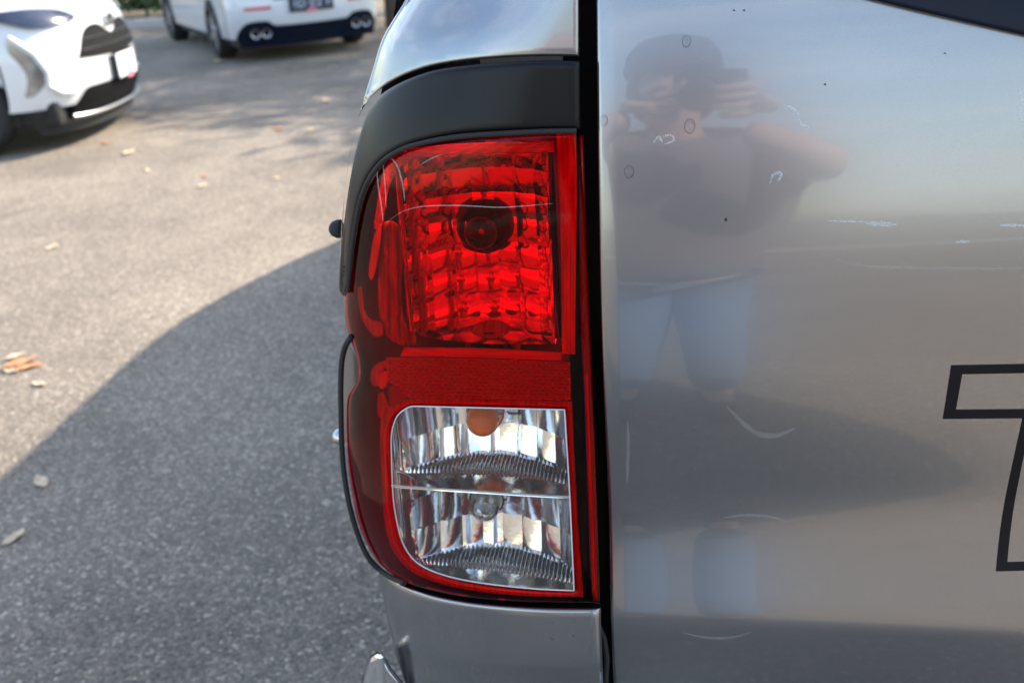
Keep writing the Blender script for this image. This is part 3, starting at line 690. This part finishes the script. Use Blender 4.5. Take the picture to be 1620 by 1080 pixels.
# ------------------------------------------------------------------ other cars
def car(root, L_, W_, zb, zbelt, H_, wheelbase, fo, bulge_f=.42, bulge_r=.35, nose=(.0, .06), tail=(.0, .05), arch=.37, hood=1.0, hatch=False, hood_z=.95, deck_z=1.0, mt='white_paint'):
    """car in local coords, heading +X, origin on the ground in the middle. returns end surface functions"""
    xf = L_/2; hw = W_/2; xw_f = xf-fo; xw_r = xw_f-wheelbase
    def ends(sgn, bul, tab):
        pz = interp(tab)
        def X(y, z, off=0.0):
            t = min(abs(y)/(hw*.995), 1); b = bul*(1-(1-t**2.4)**(1/2.4))
            return sgn*(xf-pz(z)-b-off)
        return X, pz
    Xf, pf = ends(1, bulge_f, nose); Xr, pr_ = ends(-1, bulge_r, tail)
    def hwz(z): return hw - .10*max(0, (z-.62)/.5)**1.5 - .03*max(0, (.45-z)/.3)
    for sgn, X, zt_, nm, bul in ((1, Xf, hood_z, 'front_bumper', bulge_f), (-1, Xr, deck_z, 'rear_bumper', bulge_r)):
        def f(u, v):
            z = zb+v*(zt_-zb); a = (u-.5)*math.pi; y = hwz(z)*.9949*math.sin(a)/1.0
            return (X(y/hwz(z)*hw, z), y, z)
        grid(nm, f, 40, 22, M[mt], root, sharp=50)
    for sy in (-1, 1):
        vs = []; fs = []; ny = 90; nr = 10
        for i in range(ny+1):
            for j in range(nr+1):
                s = i/ny
                z1 = hood_z+(deck_z-hood_z)*(1-s); z1 = max(z1, zbelt) if .3 < s < .68 else z1+(zbelt-z1)*max(0, 1-abs(s-.49)/.5)**.6
                xa = -xf+bulge_r; xb = xf-bulge_f
                z0 = zb
                xx = xa+s*(xb-xa)
                for xw in (xw_f, xw_r):
                    if abs(xx-xw) < arch: z0 = max(z0, .33+math.sqrt(arch**2-(xx-xw)**2)*.98)
                z = z0+(j/nr)*(z1-z0)
                xx2 = (-xf+bulge_r+pr_(z)) + s*((xf-bulge_f-pf(z))-(-xf+bulge_r+pr_(z)))
                vs.append((xx2, sy*hwz(z), z))
        for i in range(ny):
            for j in range(nr): fs.append((i*(nr+1)+j, i*(nr+1)+j+1, (i+1)*(nr+1)+j+1, (i+1)*(nr+1)+j))
        mesh('side_panel', vs, fs, M[mt], root, sharp=50)
    # bonnet and rear deck
    xfb = xf*.42
    grid('bonnet', lambda u, v: ((1-v)*xfb+v*(Xf((u-.5)*2*hw, hood_z)), (u-.5)*2*hwz(hood_z), hood_z+(zbelt-hood_z+.03)*(1-v)**.8-.03*abs(2*u-1)**3*(1-v)+.035*(1-abs(2*u-1)**2)*(1-v**6)), 24, 14, M[mt], root)
    xrb = -xf*(.93 if hatch else .62)
    grid('rear_deck', lambda u, v: ((1-v)*xrb+v*(Xr((u-.5)*2*hw, deck_z)), (u-.5)*2*hwz(deck_z), deck_z+(zbelt-deck_z+.03)*(1-v)**.8), 16, 8, M[mt], root)
    # cabin
    def cabin(u, v):
        s = [(xfb+.05, 0, zbelt), (xfb-.62, .16, H_-.02), (xfb-1.0, .17, H_), (xrb+.75, .17, H_-.03), (xrb+(.25 if hatch else .45), .16, H_-.12), (xrb-.02, 0.02, zbelt+.02)]
        q = v*(len(s)-1); i = min(int(q), len(s)-2); t = q-i
        x = s[i][0]*(1-t)+s[i+1][0]*t; ins = s[i][1]*(1-t)+s[i+1][1]*t; zt_ = s[i][2]*(1-t)+s[i+1][2]*t
        a = abs(2*u-1); sg = 1 if u > .5 else -1
        if a > .62: k = (1-a)/.38; return (x, sg*(hwz(zbelt)-ins*k), zbelt+(zt_-.05-zbelt)*k)
        return (x, sg*(hwz(zbelt)-ins)*(a/.62), zt_-.05*(a/.62)**3)
    grid('cabin_glass', cabin, 24, 20, M['car_glass'], root)
    def roof(u, v):
        x = (xfb-.66)*(1-v)+(xrb+.55)*v; a = 2*u-1
        return (x, a*(hwz(zbelt)-.165), H_+.012-.05*abs(a)**3-.05*(2*v-1)**4)
    grid('roof', roof, 14, 14, M[mt], root)
    box('underbody', (0, 0, (zb+.10)/2+.06), (L_*.90, W_*.90, .17), M['rubber'], root, bev=.04)
    for xw in (xw_f, xw_r):
        for sy in (-1, 1):
            box('wheel_well', (xw, sy*(hw-.24), .42), (.76, .36, .5), M['rubber'], root, bev=.05)
    return Xf, Xr, hwz, xw_f, xw_r

# --- white compact SUV, nose pointing right
suv = thing('parked_suv', 'white compact SUV parked in the sun at top left with its front facing right', 'car', (-6.40, 7.15, 0), R(9), None); suv.scale = (1.03, 1.03, 1.03)
Xf, Xr, hwz, wf, wr = car(suv, 4.18, 1.77, .30, .98, 1.58, 2.54, .84, bulge_f=.50, nose=((.18, .10), (.30, .03), (.5, .0), (.75, .03), (.88, .07), (1.0, .20)), tail=((.3, .05), (1.0, .06)), hatch=True, hood_z=.93, deck_z=1.0)
fm = lambda off: (lambda y, z, d: np.array([Xf(y, z)+off-d, y, z]))
def yz(pts, st=.02): return curve(pts, st)
HW = .885
patch('upper_grille', yz([(-.56, .60, 'c'), (-.40, .77), (-.20, .80), (0, .72), (.20, .80), (.40, .77), (.56, .60, 'c'), (.3, .585), (0, .58), (-.3, .585)]), fm(.006), M['grille'], suv, step=.04, thick=.02)
for k in range(2):
    zz_ = .65+k*.07
    tube('grille_bar', [(Xf(y, zz_)+.012, y, zz_) for y in np.linspace(-.50+k*.04, .50-k*.04, 17)], .005, M['alloy_dark'], suv, up=(1, 0, 0))
patch('lower_grille', yz([(-.62, .20, 'c'), (-.66, .24), (-.56, .38), (-.50, .40, 'c'), (.50, .40, 'c'), (.56, .38), (.66, .24), (.62, .20, 'c')]), fm(.008), M['grille'], suv, step=.04, thick=.02)
tube('bumper_lip', [(Xf(y, .22)+.035, y, .205+.02*abs(y/.7)**4) for y in np.linspace(-.66, .66, 25)], .014, M['alloy'], suv, up=(0, 0, 1))
patch('lower_skirt', yz([(-.80, .12, 'c'), (-.84, .30), (-.66, .21), (0, .19), (.66, .21), (.84, .30), (.80, .12, 'c'), (0, .11)]), fm(.004), M['rubber'], suv, step=.05, thick=.02)
for sy in (-1, 1):
    patch('corner_intake', yz([(sy*.86, .80), (sy*.83, .66), (sy*.80, .52), (sy*.84, .42), (sy*.865, .40), (sy*.855, .55), (sy*.87, .70)]), fm(.010), M['silver'], suv, step=.04, thick=.012)
    tube('corner_blade', [(Xf(sy*y, z)+.012, sy*y*.995, z) for y, z in ((.865, .80), (.82, .68), (.79, .55), (.80, .46), (.74, .40), (.66, .385))], .022, M['white_paint'], suv, up=(1, 0, 0))
    patch('headlight', yz([(sy*.42, .87), (sy*.60, .84), (sy*.78, .84), (sy*.86, .90), (sy*.86, .955), (sy*.70, .96), (sy*.5, .93)]), fm(.012), M['headlamp'], suv, step=.04, thick=.012)
patch('badge_disc', yz([(.075*math.cos(a), .81+.05*math.sin(a)) for a in np.linspace(0, 2*math.pi, 16, endpoint=False)]), fm(.02), M['white_paint'], suv, step=.03, thick=.01)
for (ra, rb, dz) in ((.065, .042, 0), (.024, .040, 0), (.042, .018, .018)):
    tube('badge_ring', [(Xf(0, .81)+.034, ra*math.cos(a), .81+dz+rb*math.sin(a)) for a in np.linspace(0, 2*math.pi, 28, endpoint=False)], .0055, M['alloy_dark'], suv, closed=True, up=(1, 0, 0), seg=6)
px_ = Xf(0, .42)+.03
pl = box('number_plate', (px_+.012, 0, .485), (.012, .36, .17), M['plate_white'], suv, bev=.004)
box('plate_surround', (px_, 0, .485), (.012, .40, .205), M['grille'], suv, bev=.004)
TX = Matrix.Rotation(R(90), 4, 'Z') @ Matrix.Rotation(R(90), 4, 'X')
textmesh('plate_mark', '7', .085, Matrix.Translation(Vector((px_+.02, .10, .50))) @ TX, M['grille'], pl, depth=.001)
box('plate_sticker', (px_+.021, .03, .405), (.003, .12, .045), M['pink'], pl)
for xw, yy in ((wf, -.78), (wf, .78), (wr, -.78), (wr, .78)):
    wheel((xw, yy, .335), (0, 1 if yy > 0 else -1, 0), .335, .21, suv, 5)

# --- white sedan seen from behind
hd = Vector((-.40, .917, 0)); hd.normalize()
rc = Vector((-4.53, 11.78, 0))
sedan = thing('parked_sedan', 'white sedan with twin exhaust tips and dark number plate, seen from behind', 'car', (-5.33, 12.95, 0), R(126.9)); sedan.scale = (.97, .97, .97)
Xf, Xr, hwz, wf, wr = car(sedan, 4.75, 1.83, .27, .95, 1.43, 2.76, .93, bulge_f=.5, bulge_r=.36, nose=((.2, .05), (1, .1)), tail=((.2, .10), (.35, .04), (.5, .0), (.7, .01), (.85, .06), (1.0, .12)), hood_z=.85, deck_z=1.02)
rm = lambda off: (lambda y, z, d: np.array([Xr(y, z)-off+d, y, z]))
patch('rear_diffuser', yz([(-.80, .18, 'c'), (-.84, .30), (-.74, .44), (-.52, .455), (-.42, .40), (.42, .40), (.52, .455), (.74, .44), (.84, .30), (.80, .18, 'c'), (0, .17)]), rm(.010), M['gloss_black'], sedan, step=.05, thick=.03)
for sy in (-1, 1):
    for dy in (-.062, .062):
        T_ = Matrix.Translation(Vector((Xr(sy*.60, .32)-.03, sy*.60+dy, .325))) @ Matrix.Rotation(R(-90), 4, 'Y')
        lathe('exhaust_tip', [(.038, -.06), (.040, .02), (.050, .025), (.052, .015), (.050, -.08)], T_, M['steel'], sedan, seg=20)
    tube('bumper_reflector', [(Xr(sy*y, .60)-.012, sy*y, .60) for y in np.linspace(.46, .74, 9)], .016, M['red_strip'], sedan, up=(-1, 0, 0))
    patch('rear_lamp', yz([(sy*.36, .84), (sy*.6, .80), (sy*.86, .80), (sy*.87, .92), (sy*.6, .93), (sy*.36, .90)]), rm(.012), M['red_mid'], sedan, step=.05, thick=.01)
tube('bumper_crease', [(Xr(y, .68)-.004, y, .68) for y in np.linspace(-.42, .42, 9)], .008, M['alloy_dark'], sedan, up=(-1, 0, 0))
xp = Xr(0, .60)-.02
pl = box('number_plate', (xp, 0, .60), (.012, .52, .15), M['plate_black'], sedan, bev=.004)
TX = Matrix.Rotation(R(-90), 4, 'Z') @ Matrix.Rotation(R(90), 4, 'X')
for ch_, yy_ in zip('ID02F', (.195, .115, -.01, -.09, -.205)):
    textmesh('plate_character', ch_, .125, Matrix.Translation(Vector((xp-.008, yy_, .605))) @ TX, M['plate_glyph'], pl, depth=.001, sx=1.1)
box('plate_sticker', (xp-.009, 0, .535), (.004, .11, .035), M['pink'], pl)
for xw, yy in ((wf, -.81), (wf, .81), (wr, -.81), (wr, .81)):
    wheel((xw, yy, .34), (0, 1 if yy > 0 else -1, 0), .34, .23, sedan, 5)

# ------------------------------------------------------------------ trees
def leafcloud(rnd, n, lobes, s):
    vs = []; fs = []
    for k in range(n):
        c, r = lobes[rnd.randrange(len(lobes))]
        d = Vector((rnd.gauss(0, 1), rnd.gauss(0, 1), rnd.gauss(0, 1))).normalized()*r*rnd.uniform(.45, 1.05)
        p = Vector(c)+Vector((d.x, d.y, d.z*.7)); a = Vector((rnd.gauss(0, 1), rnd.gauss(0, 1), rnd.gauss(0, .6))).normalized(); b = a.orthogonal().normalized(); z = rnd.uniform(.6, 1.3)*s
        i = len(vs); vs += [p-a*z, p+b*z*.45, p+a*z, p-b*z*.45]; fs.append((i, i+1, i+2, i+3))
    return vs, fs
def tree(loc, h, r, seed, label, n=9000):
    rnd = random.Random(seed); t = thing('shade_tree', label, 'tree', loc, 0, 'trees shading the sedan')
    tk = [Vector((0, 0, -.05)), Vector((.04, .03, h*.2)), Vector((-.05, .06, h*.4)), Vector((.05, 0, h*.62)), Vector((.1, .05, h*.85))]
    tube('trunk', tk, lambda q: .17*(1-.75*q), M['bark'], t, up=(0, 1, 0))
    lobes = []
    for k in range(9):
        a = k*2.4+rnd.random(); q = rnd.uniform(.35, .75)*r; z = h*rnd.uniform(.62, 1.0)
        c = Vector((math.cos(a)*q, math.sin(a)*q, z)); lobes.append((c, r*rnd.uniform(.34, .5)))
        if k < 6: tube('limb', [tk[2]+Vector((0, 0, h*.03*k)), (tk[3]+c)/2, c], lambda q: .06*(1-.8*q), M['bark'], t, seg=7, up=(0, .3, 1))
    lobes.append((Vector((0, 0, h*.95)), r*.5))
    vs, fs = leafcloud(rnd, n, lobes, .17)
    c = mesh('crown', vs, fs, M['foliage'], t, smooth=False); return t
for loc, h, r, sd_, lb in (((-3.75, 13.9, 0), 6.2, 2.9, 1, 'added tree standing in for a dark tyre just right of the white sedan'),  # this trunk is added in place of a dark tyre
                        ((1.6, 16.0, 0), 7.0, 3.6, 2, 'leafy tree standing ahead of the pickup beyond its bonnet'),
                        ((5.6, 15.6, 0), 7.0, 3.6, 3, 'leafy tree to the right of the pickup, right end of the row'),
                        ((-1.2, 18.6, 0), 7.4, 3.6, 4, 'tall tree behind the row, beyond the right of the sedan'),
                        ((-6.0, 18.5, 0), 7.0, 3.6, 5, 'tall tree beyond the front of the white sedan')):
    tree(loc, h, r, sd_, lb)
# planting bed behind the cars
bed = box('planting_bed', (-11.0, 17.0, .06), (6.5, 3.0, .12), M['soil'], None, bev=.03); prop(bed, kind='structure')
kb = box('bed_kerb', (-11.0, 15.42, .075), (6.6, .15, .15), M['kerb'], None, bev=.02); prop(kb, kind='structure')
for k, (x, y, s, lb) in enumerate(((-8.6, 16.2, .55, 'low green shrub at the near end of the planting bed'), (-9.8, 16.6, .75, 'taller green shrub in the middle of the planting bed'), (-11.4, 16.4, .65, 'green shrub far left in the planting bed'))):
    t = thing('shrub', lb, 'shrub', (x, y, .1), 0, 'shrubs behind the parked cars')
    rnd = random.Random(40+k); vs, fs = leafcloud(rnd, 900, [(Vector((rnd.uniform(-.4, .4), rnd.uniform(-.3, .3), s*.6)), s*.7) for _ in range(5)], .07)
    mesh('foliage', vs, fs, M['foliage'], t, smooth=False); tube('stem', [(0, 0, -.05), (.02, 0, s*.5)], .03, M['bark'], t, up=(0, 1, 0))

# ------------------------------------------------------------------ behind the photographer (seen only as reflections)
kb = box('far_kerb', (0, -11.0, .06), (60, .3, .13), M['kerb'], None, bev=.02); prop(kb, kind='structure')

# ------------------------------------------------------------------ photographer (his reflection shows in the tailgate)
person = thing('person', 'person in dark cap, grey shirt and blue jeans holding a camera up', 'person', (0, 0, 0))
def skin_mesh(name, joints, edges, mt, parent, sub=2, root=0):
    me = bpy.data.meshes.new(name); me.from_pydata([j[:3] for j in joints], edges, []); me.update()
    o = bpy.data.objects.new('tmp', me); COL.objects.link(o)
    s = o.modifiers.new('s', 'SKIN'); s.use_smooth_shade = True
    for i, j in enumerate(joints):
        r = j[3]; r = r if isinstance(r, tuple) else (r, r)
        me.skin_vertices[0].data[i].radius = r; me.skin_vertices[0].data[i].use_root = (i == root)
    b = o.modifiers.new('b', 'SUBSURF'); b.levels = sub; b.render_levels = sub
    bpy.context.view_layer.update()
    m2 = bpy.data.meshes.new_from_object(o.evaluated_get(bpy.context.evaluated_depsgraph_get())); bpy.data.objects.remove(o)
    m2.name = name; m2.materials.clear(); m2.shade_smooth(); return link(name, m2, mt, parent)
ff = Vector(f0); rr3 = Vector(rv); uu3 = Vector(uv); C0 = Vector((0, 0, CAM_H))
cm = lambda a, b, c: tuple(C0+rr3*a+uu3*b+ff*c)   # in the frame of the hand-held camera
hx_, hy_, hz_ = -.05, -.30, 1.5
J = [(-.03, -.36, 1.00, (.12, .09)), (-.03, -.37, 1.14, (.11, .08)), (-.03, -.355, 1.30, (.13, .08)), (-.04, -.32, 1.39, (.06, .06)), (hx_, hy_-.01, 1.45, (.055, .06)), (hx_, hy_, 1.53, (.078, .095)), (hx_, hy_-.01, 1.60, (.07, .085)),
     (-.21, -.31, 1.37, .055), (-.38, -.12, 1.40, .042), (-.24, -.11, 1.415, .038), (-.11, -.09, 1.425, .030),
     (.16, -.32, 1.36, .055), (.25, -.10, 1.32, .042), (.17, -.09, 1.355, .038), (.085, -.09, 1.395, .030),
     (-.10, -.37, .90, .085), (-.11, -.33, .50, .058), (-.13, -.38, .10, .042), (-.14, -.28, .04, .035),
     (.045, -.37, .90, .085), (.065, -.31, .50, .058), (.09, -.36, .10, .042), (.11, -.26, .04, .035)]
Ed = [(0, 1), (1, 2), (2, 3), (3, 4), (4, 5), (5, 6), (2, 7), (7, 8), (8, 9), (9, 10), (2, 11), (11, 12), (12, 13), (13, 14), (0, 15), (15, 16), (16, 17), (17, 18), (0, 19), (19, 20), (20, 21), (21, 22)]
body = skin_mesh('body', J, Ed, M['skin'], person)
SJ = [(-.03, -.36, .85, (.20, .15)), (-.03, -.37, 1.10, (.185, .145)), (-.03, -.35, 1.27, (.205, .15)), (-.04, -.33, 1.385, (.10, .09)), (-.22, -.31, 1.36, .085), (-.29, -.22, 1.385, .072), (.17, -.32, 1.35, .085), (.205, -.21, 1.34, .072)]
skin_mesh('shirt', SJ, [(0, 1), (1, 2), (2, 3), (2, 4), (4, 5), (2, 6), (6, 7)], M['shirt'], person)
JJ = [(-.03, -.36, 1.03, (.165, .125)), (-.10, -.37, .86, .105), (-.112, -.33, .50, .080), (-.13, -.38, .09, .070), (.045, -.37, .86, .105), (.068, -.31, .50, .080), (.095, -.36, .09, .070)]
skin_mesh('jeans', JJ, [(0, 1), (1, 2), (2, 3), (0, 4), (4, 5), (5, 6)], M['denim'], person)
for sx in (-1, 1):
    skin_mesh('shoe', [(sx*.11-.02, -.40, .05, .05), (sx*.12-.02, -.30, .045, (.048, .04)), (sx*.13-.02, -.18, .035, (.045, .03))], [(0, 1), (1, 2)], M['shoe'], person, root=1)
lathe('cap', [(.0001, .105), (.04, .102), (.075, .085), (.096, .05), (.102, .01), (.100, -.01)], Matrix.Translation(Vector((hx_, hy_-.015, 1.585))) @ Matrix.Diagonal((1, 1.12, 1, 1)), M['cap_cloth'], person, seg=28)
lathe('hair', [(.0001, .08), (.09, .05), (.098, 0), (.092, -.05), (.07, -.08), (.0001, -.08)], Matrix.Translation(Vector((hx_, hy_-.045, 1.545))), M['hair'], person, seg=24)
def hand(name, wrist, knuck, across, tipdir, curl, mirror=1):
    """palm plus five separate bent fingers"""
    W0 = Vector(wrist); K0 = Vector(knuck); ac = Vector(across).normalized(); td = Vector(tipdir).normalized(); cu = Vector(curl).normalized()
    h = skin_mesh(name, [tuple(W0)+((.024, .018),), tuple((W0+K0)/2)+((.036, .016),), tuple(K0)+((.038, .014),)], [(0, 1), (1, 2)], M['skin'], person, root=1)
    for k, ln in enumerate((.075, .084, .078, .062)):
        b = K0+ac*(-.031+.0205*k)-td*.012
        p1 = b+td*ln*.45; p2 = p1+(td*.55+cu*.8).normalized()*ln*.35; p3 = p2+(td*.1+cu).normalized()*ln*.28
        skin_mesh('finger', [tuple(b)+(.0092,), tuple(p1)+(.0088,), tuple(p2)+(.008,), tuple(p3)+(.0068,)], [(0, 1), (1, 2), (2, 3)], M['skin'], h)
    b = (W0*.55+K0*.45)-ac*.030; p1 = b-ac*.018+td*.028; p2 = p1+td*.026+cu*.006
    skin_mesh('thumb', [tuple(b)+(.012,), tuple(p1)+(.0105,), tuple(p2)+(.0085,)], [(0, 1), (1, 2)], M['skin'], h)
hand('left_hand', cm(-.14, -.03, -.07), cm(-.075, -.035, -.055), -uu3, rr3*.9+ff*.1, rr3*.3+uu3*.9)
hand('right_hand', cm(.115, -.05, -.12), cm(.085, -.02, -.075), -uu3, -rr3*.7+ff*.6, -rr3)
camera_ = thing('photo_camera', 'black camera held in the hands of the photographer', 'camera', (0, 0, 0))
CMx = Matrix(((rr3.x, uu3.x, -ff.x, 0), (rr3.y, uu3.y, -ff.y, 0), (rr3.z, uu3.z, -ff.z, CAM_H), (0, 0, 0, 1)))
box('camera_body', (.01, 0, .105), (.13, .085, .045), M['rubber'], camera_, bev=.010, M=CMx)
box('camera_grip', (.065, -.005, .088), (.03, .075, .03), M['rubber'], camera_, bev=.010, M=CMx)
box('viewfinder_hump', (0, .052, .105), (.045, .025, .04), M['rubber'], camera_, bev=.008, M=CMx)
lathe('lens_barrel', [(.024, .012), (.030, .010), (.033, .02), (.033, .05), (.031, .055), (.034, .082), (.001, .083)], CMx, M['black_trim'], camera_, seg=32)

# ------------------------------------------------------------------ dry leaves on the asphalt
LG = 'dry leaves scattered on the asphalt'
leaves = [
    (31, 577, 30, 'leaf', 'large curled brown leaf, biggest of the dry leaves, on sunlit asphalt near the left edge', 1),
    (46, 582, 22, 'leaf', 'curled reddish brown leaf overlapping the right side of the leaf clump', 0),
    (24, 566, 18, 'leaf_pale', 'pale upright leaf at the top of the brown leaf clump', 0),
    (18, 588, 16, 'leaf_pale', 'pale leaf scrap touching the large curled brown leaf', 0),
    (63, 609, 15, 'leaf_pale', 'small pale leaf just below the large curled brown leaf', 0),
    (66, 764, 24, 'leaf_pale', 'pale leaf lying in the truck shadow, upper one of two there', 0),
    (23, 853, 22, 'leaf_pale', 'pale leaf lying in the truck shadow, lower one of two there', 0),
    (204, 243, 18, 'leaf_pale', 'orange tan leaf on sunlit asphalt right of the SUV shadow', 0),
    (168, 228, 11, 'leaf', 'small orange leaf beside the SUV wheel', 0),
    (492, 208, 14, 'leaf_pale', 'white looking leaf near the left edge of the pickup, right one of a pair', 0),
    (439, 205, 14, 'leaf', 'brown tipped leaf on sunlit asphalt, left one of a pair', 0),
    (516, 160, 16, 'leaf_pale', 'pale leaf at the edge of the tree shade behind the sedan', 0),
    (527, 107, 9, 'leaf_pale', 'small leaf in the tree shade under the sedan exhaust', 0),
    (345, 99, 13, 'leaf_pale', 'pale leaf right behind the left rear wheel of the sedan', 0),
    (320, 295, 13, 'leaf_pale', 'pale leaf in the middle of the sunlit asphalt', 0),
    (324, 280, 9, 'leaf', 'tiny reddish leaf just above the pale leaf in mid asphalt', 0),
    (234, 271, 10, 'leaf_pale', 'faint pale leaf scrap between the SUV and mid asphalt', 0),
    (438, 283, 10, 'leaf_pale', 'small pale leaf halfway between mid asphalt and the pickup', 0),
    (82, 392, 13, 'leaf_pale', 'faint leaf on bare sunlit asphalt above the large curled leaf', 0),
    (283, 203, 8, 'leaf', 'tiny brown leaf at the left tip of the tree shade', 0),
]
for k, (x, y, s, mt, lb, big) in enumerate(leaves):
    rnd = random.Random(100+k); g = G(x, y); D = np.linalg.norm(g-CP); L_ = s*D/F*.85
    a0 = rnd.uniform(0, 6.28); ca, sa = math.cos(a0), math.sin(a0); cl = rnd.uniform(.25, .6)
    def lf(u, v, L_=L_, ca=ca, sa=sa, cl=cl, rnd=rnd):
        q = (u-.5)*2; wd = .42*math.sin(math.pi*min(max(u, .02), .98))**.7*(v-.5)*2
        xx, yy = q*L_, wd*L_; zz = .004+cl*L_*(.9*(yy/L_)**2*2.2+.35*q*q)+.05*L_*math.sin(u*9+v*4)
        return (g[0]+xx*ca-yy*sa, g[1]+xx*sa+yy*ca, zz)
    o = grid('dry_leaf', lf, 12, 6, M[mt], None, sharp=80)
    sm = o.modifiers.new('thickness', 'SOLIDIFY'); sm.thickness = .0008
    prop(o, lb, 'leaf', LG)

# ------------------------------------------------------------------ water drops, marks and drawn-in reflections on the paint
def drop(x, y, r, where, lb):
    c = Vector(tgp(x, y)) if where == 't' else Vector(P(x, y, Surf(x, y)-.002))
    r = r*c.length/F*.95
    prof = [(r*math.cos(a), r*.45*math.sin(a)) for a in np.linspace(0, math.pi/2-.02, 8)]
    T = Matrix.Translation(c) @ Matrix.Rotation(R(84), 4, 'X') @ Matrix.Diagonal((.85, 1.15, 1, 1))
    o = lathe('water_drop', prof, T, M['water'], None, seg=20); prop(o, lb, 'water drop', 'water drops on the silver paint')
for a in ((955, 191, 4.5, 't', 'water drop close to the tailgate gap, beside the black lamp surround'),
          (995, 272, 5.5, 't', 'water drop on the tailgate beside the top of the red lens'),
          (1091, 200, 6, 't', 'largest water drop, over the reflected hand'),
          (1086, 66, 4.5, 't', 'water drop over the reflected cap near the top'),
          (874, 1008, 4.5, 'b', 'water drop below the tail light, lower left of four'),
          (907, 1003, 3.2, 'b', 'water drop below the tail light, lower right of four'),
          (909, 982, 3.2, 'b', 'water drop below the tail light, upper right of four'),
          (874, 984, 2.2, 'b', 'tiny water drop below the tail light, upper left of four'),
          (1101, 676, 2.4, 't', 'tiny water drop mid tailgate, upper of two in line'),
          (1101, 741, 2.4, 't', 'tiny water drop mid tailgate, lower of two in line')):
    drop(*a)
def mark(pts, wpx, mt='smudge', name='paint_mark_reflection', wave=.35):
    c = curve(pts, 3, closed=False); n = len(c); tg = np.gradient(c, axis=0); nn = np.stack([-tg[:, 1], tg[:, 0]], 1); nn /= np.linalg.norm(nn, axis=1)[:, None]+1e-9
    rnd = random.Random(int(pts[0][0])); ww = [wpx*.5*math.sin(math.pi*min(max(i/(n-1), .04), .96))**.6*(1+wave*rnd.uniform(-1, 1)) for i in range(n)]
    lo = np.concatenate([c+nn*np.array(ww)[:, None], (c-nn*np.array(ww)[:, None])[::-1]])
    lo = np.array([tgp(a, b)[[0, 2]] for a, b in lo])
    return patch(name, lo, tg_map(-.0003), M[mt], truck, step=.01, thick=.0002)
def faint(name, col, alpha):
    m, t, o = mat(name); d = t.nodes.new('ShaderNodeBsdfDiffuse'); d.inputs[0].default_value = (*col, 1); tr_ = t.nodes.new('ShaderNodeBsdfTransparent')
    ms = t.nodes.new('ShaderNodeMixShader'); n = t.nodes.new('ShaderNodeTexNoise'); n.inputs['Scale'].default_value = 500; tcc = t.nodes.new('ShaderNodeTexCoord'); t.links.new(tcc.outputs['Object'], n.inputs['Vector'])
    mm = t.nodes.new('ShaderNodeMath'); mm.operation = 'MULTIPLY'; mm.inputs[1].default_value = alpha*2; t.links.new(n.outputs['Fac'], mm.inputs[0])
    t.links.new(mm.outputs[0], ms.inputs[0]); t.links.new(tr_.outputs[0], ms.inputs[1]); t.links.new(d.outputs[0], ms.inputs[2]); t.links.new(ms.outputs[0], o.inputs[0]); return m
M['faint'] = faint('faint_reflection', (.7, .7, .7), .10); M['fleck_glint'] = faint('pale_fleck_glint', (.9, .92, .95), .27)
for pts, wpx, mt in (([(1150, 642), (1175, 668), (1200, 686), (1230, 688), (1258, 677)], 8, 'faint'), ([(1145, 818), (1180, 814), (1215, 816), (1250, 825)], 4, 'faint'), ([(1080, 1000), (1120, 1008), (1160, 1007), (1188, 999)], 4, 'faint'), ([(993, 665), (994, 700), (992, 765)], 5, 'faint'),  # pale arcs drawn in as reflections of the shoe soles
                     ([(1310, 404), (1345, 417), (1400, 422), (1500, 424), (1640, 424)], 5, 'faint'),  # pale strip drawn in as the reflection of the kerb
                     ([(1034, 226), (1042, 216), (1048, 226)], 4, 'fleck_glint'), ([(1048, 216), (1062, 214), (1066, 222), (1052, 228)], 4, 'fleck_glint'), ([(1240, 168), (1256, 172), (1264, 182)], 5, 'fleck_glint'), ([(1262, 180), (1268, 196), (1284, 204)], 4, 'fleck_glint'),
                     ([(1218, 290), (1224, 276), (1236, 274), (1230, 288)], 5, 'fleck_glint'), ([(1310, 349), (1345, 350), (1372, 351)], 3, 'fleck_glint'), ([(1370, 353), (1392, 354), (1418, 355)], 8, 'fleck_glint'), ([(1578, 356), (1600, 356), (1630, 357)], 4, 'fleck_glint'), ([(1510, 382), (1534, 382)], 4, 'fleck_glint'),  # flecks along the reflected horizon are painted-in sun glints
                     ([(1612, 140), (1618, 160), (1614, 180), (1622, 200)], 6, 'fleck_glint')):
    mark(pts, wpx, mt)
for x, y in ((1305, 134), (1148, 348), (1161, 17), (1177, 17), (1495, 85)):
    mark([(x-2, y), (x, y-1), (x+2, y+1)], 2.6 if x != 1148 else 6, 'speck', name='dirt_speck')
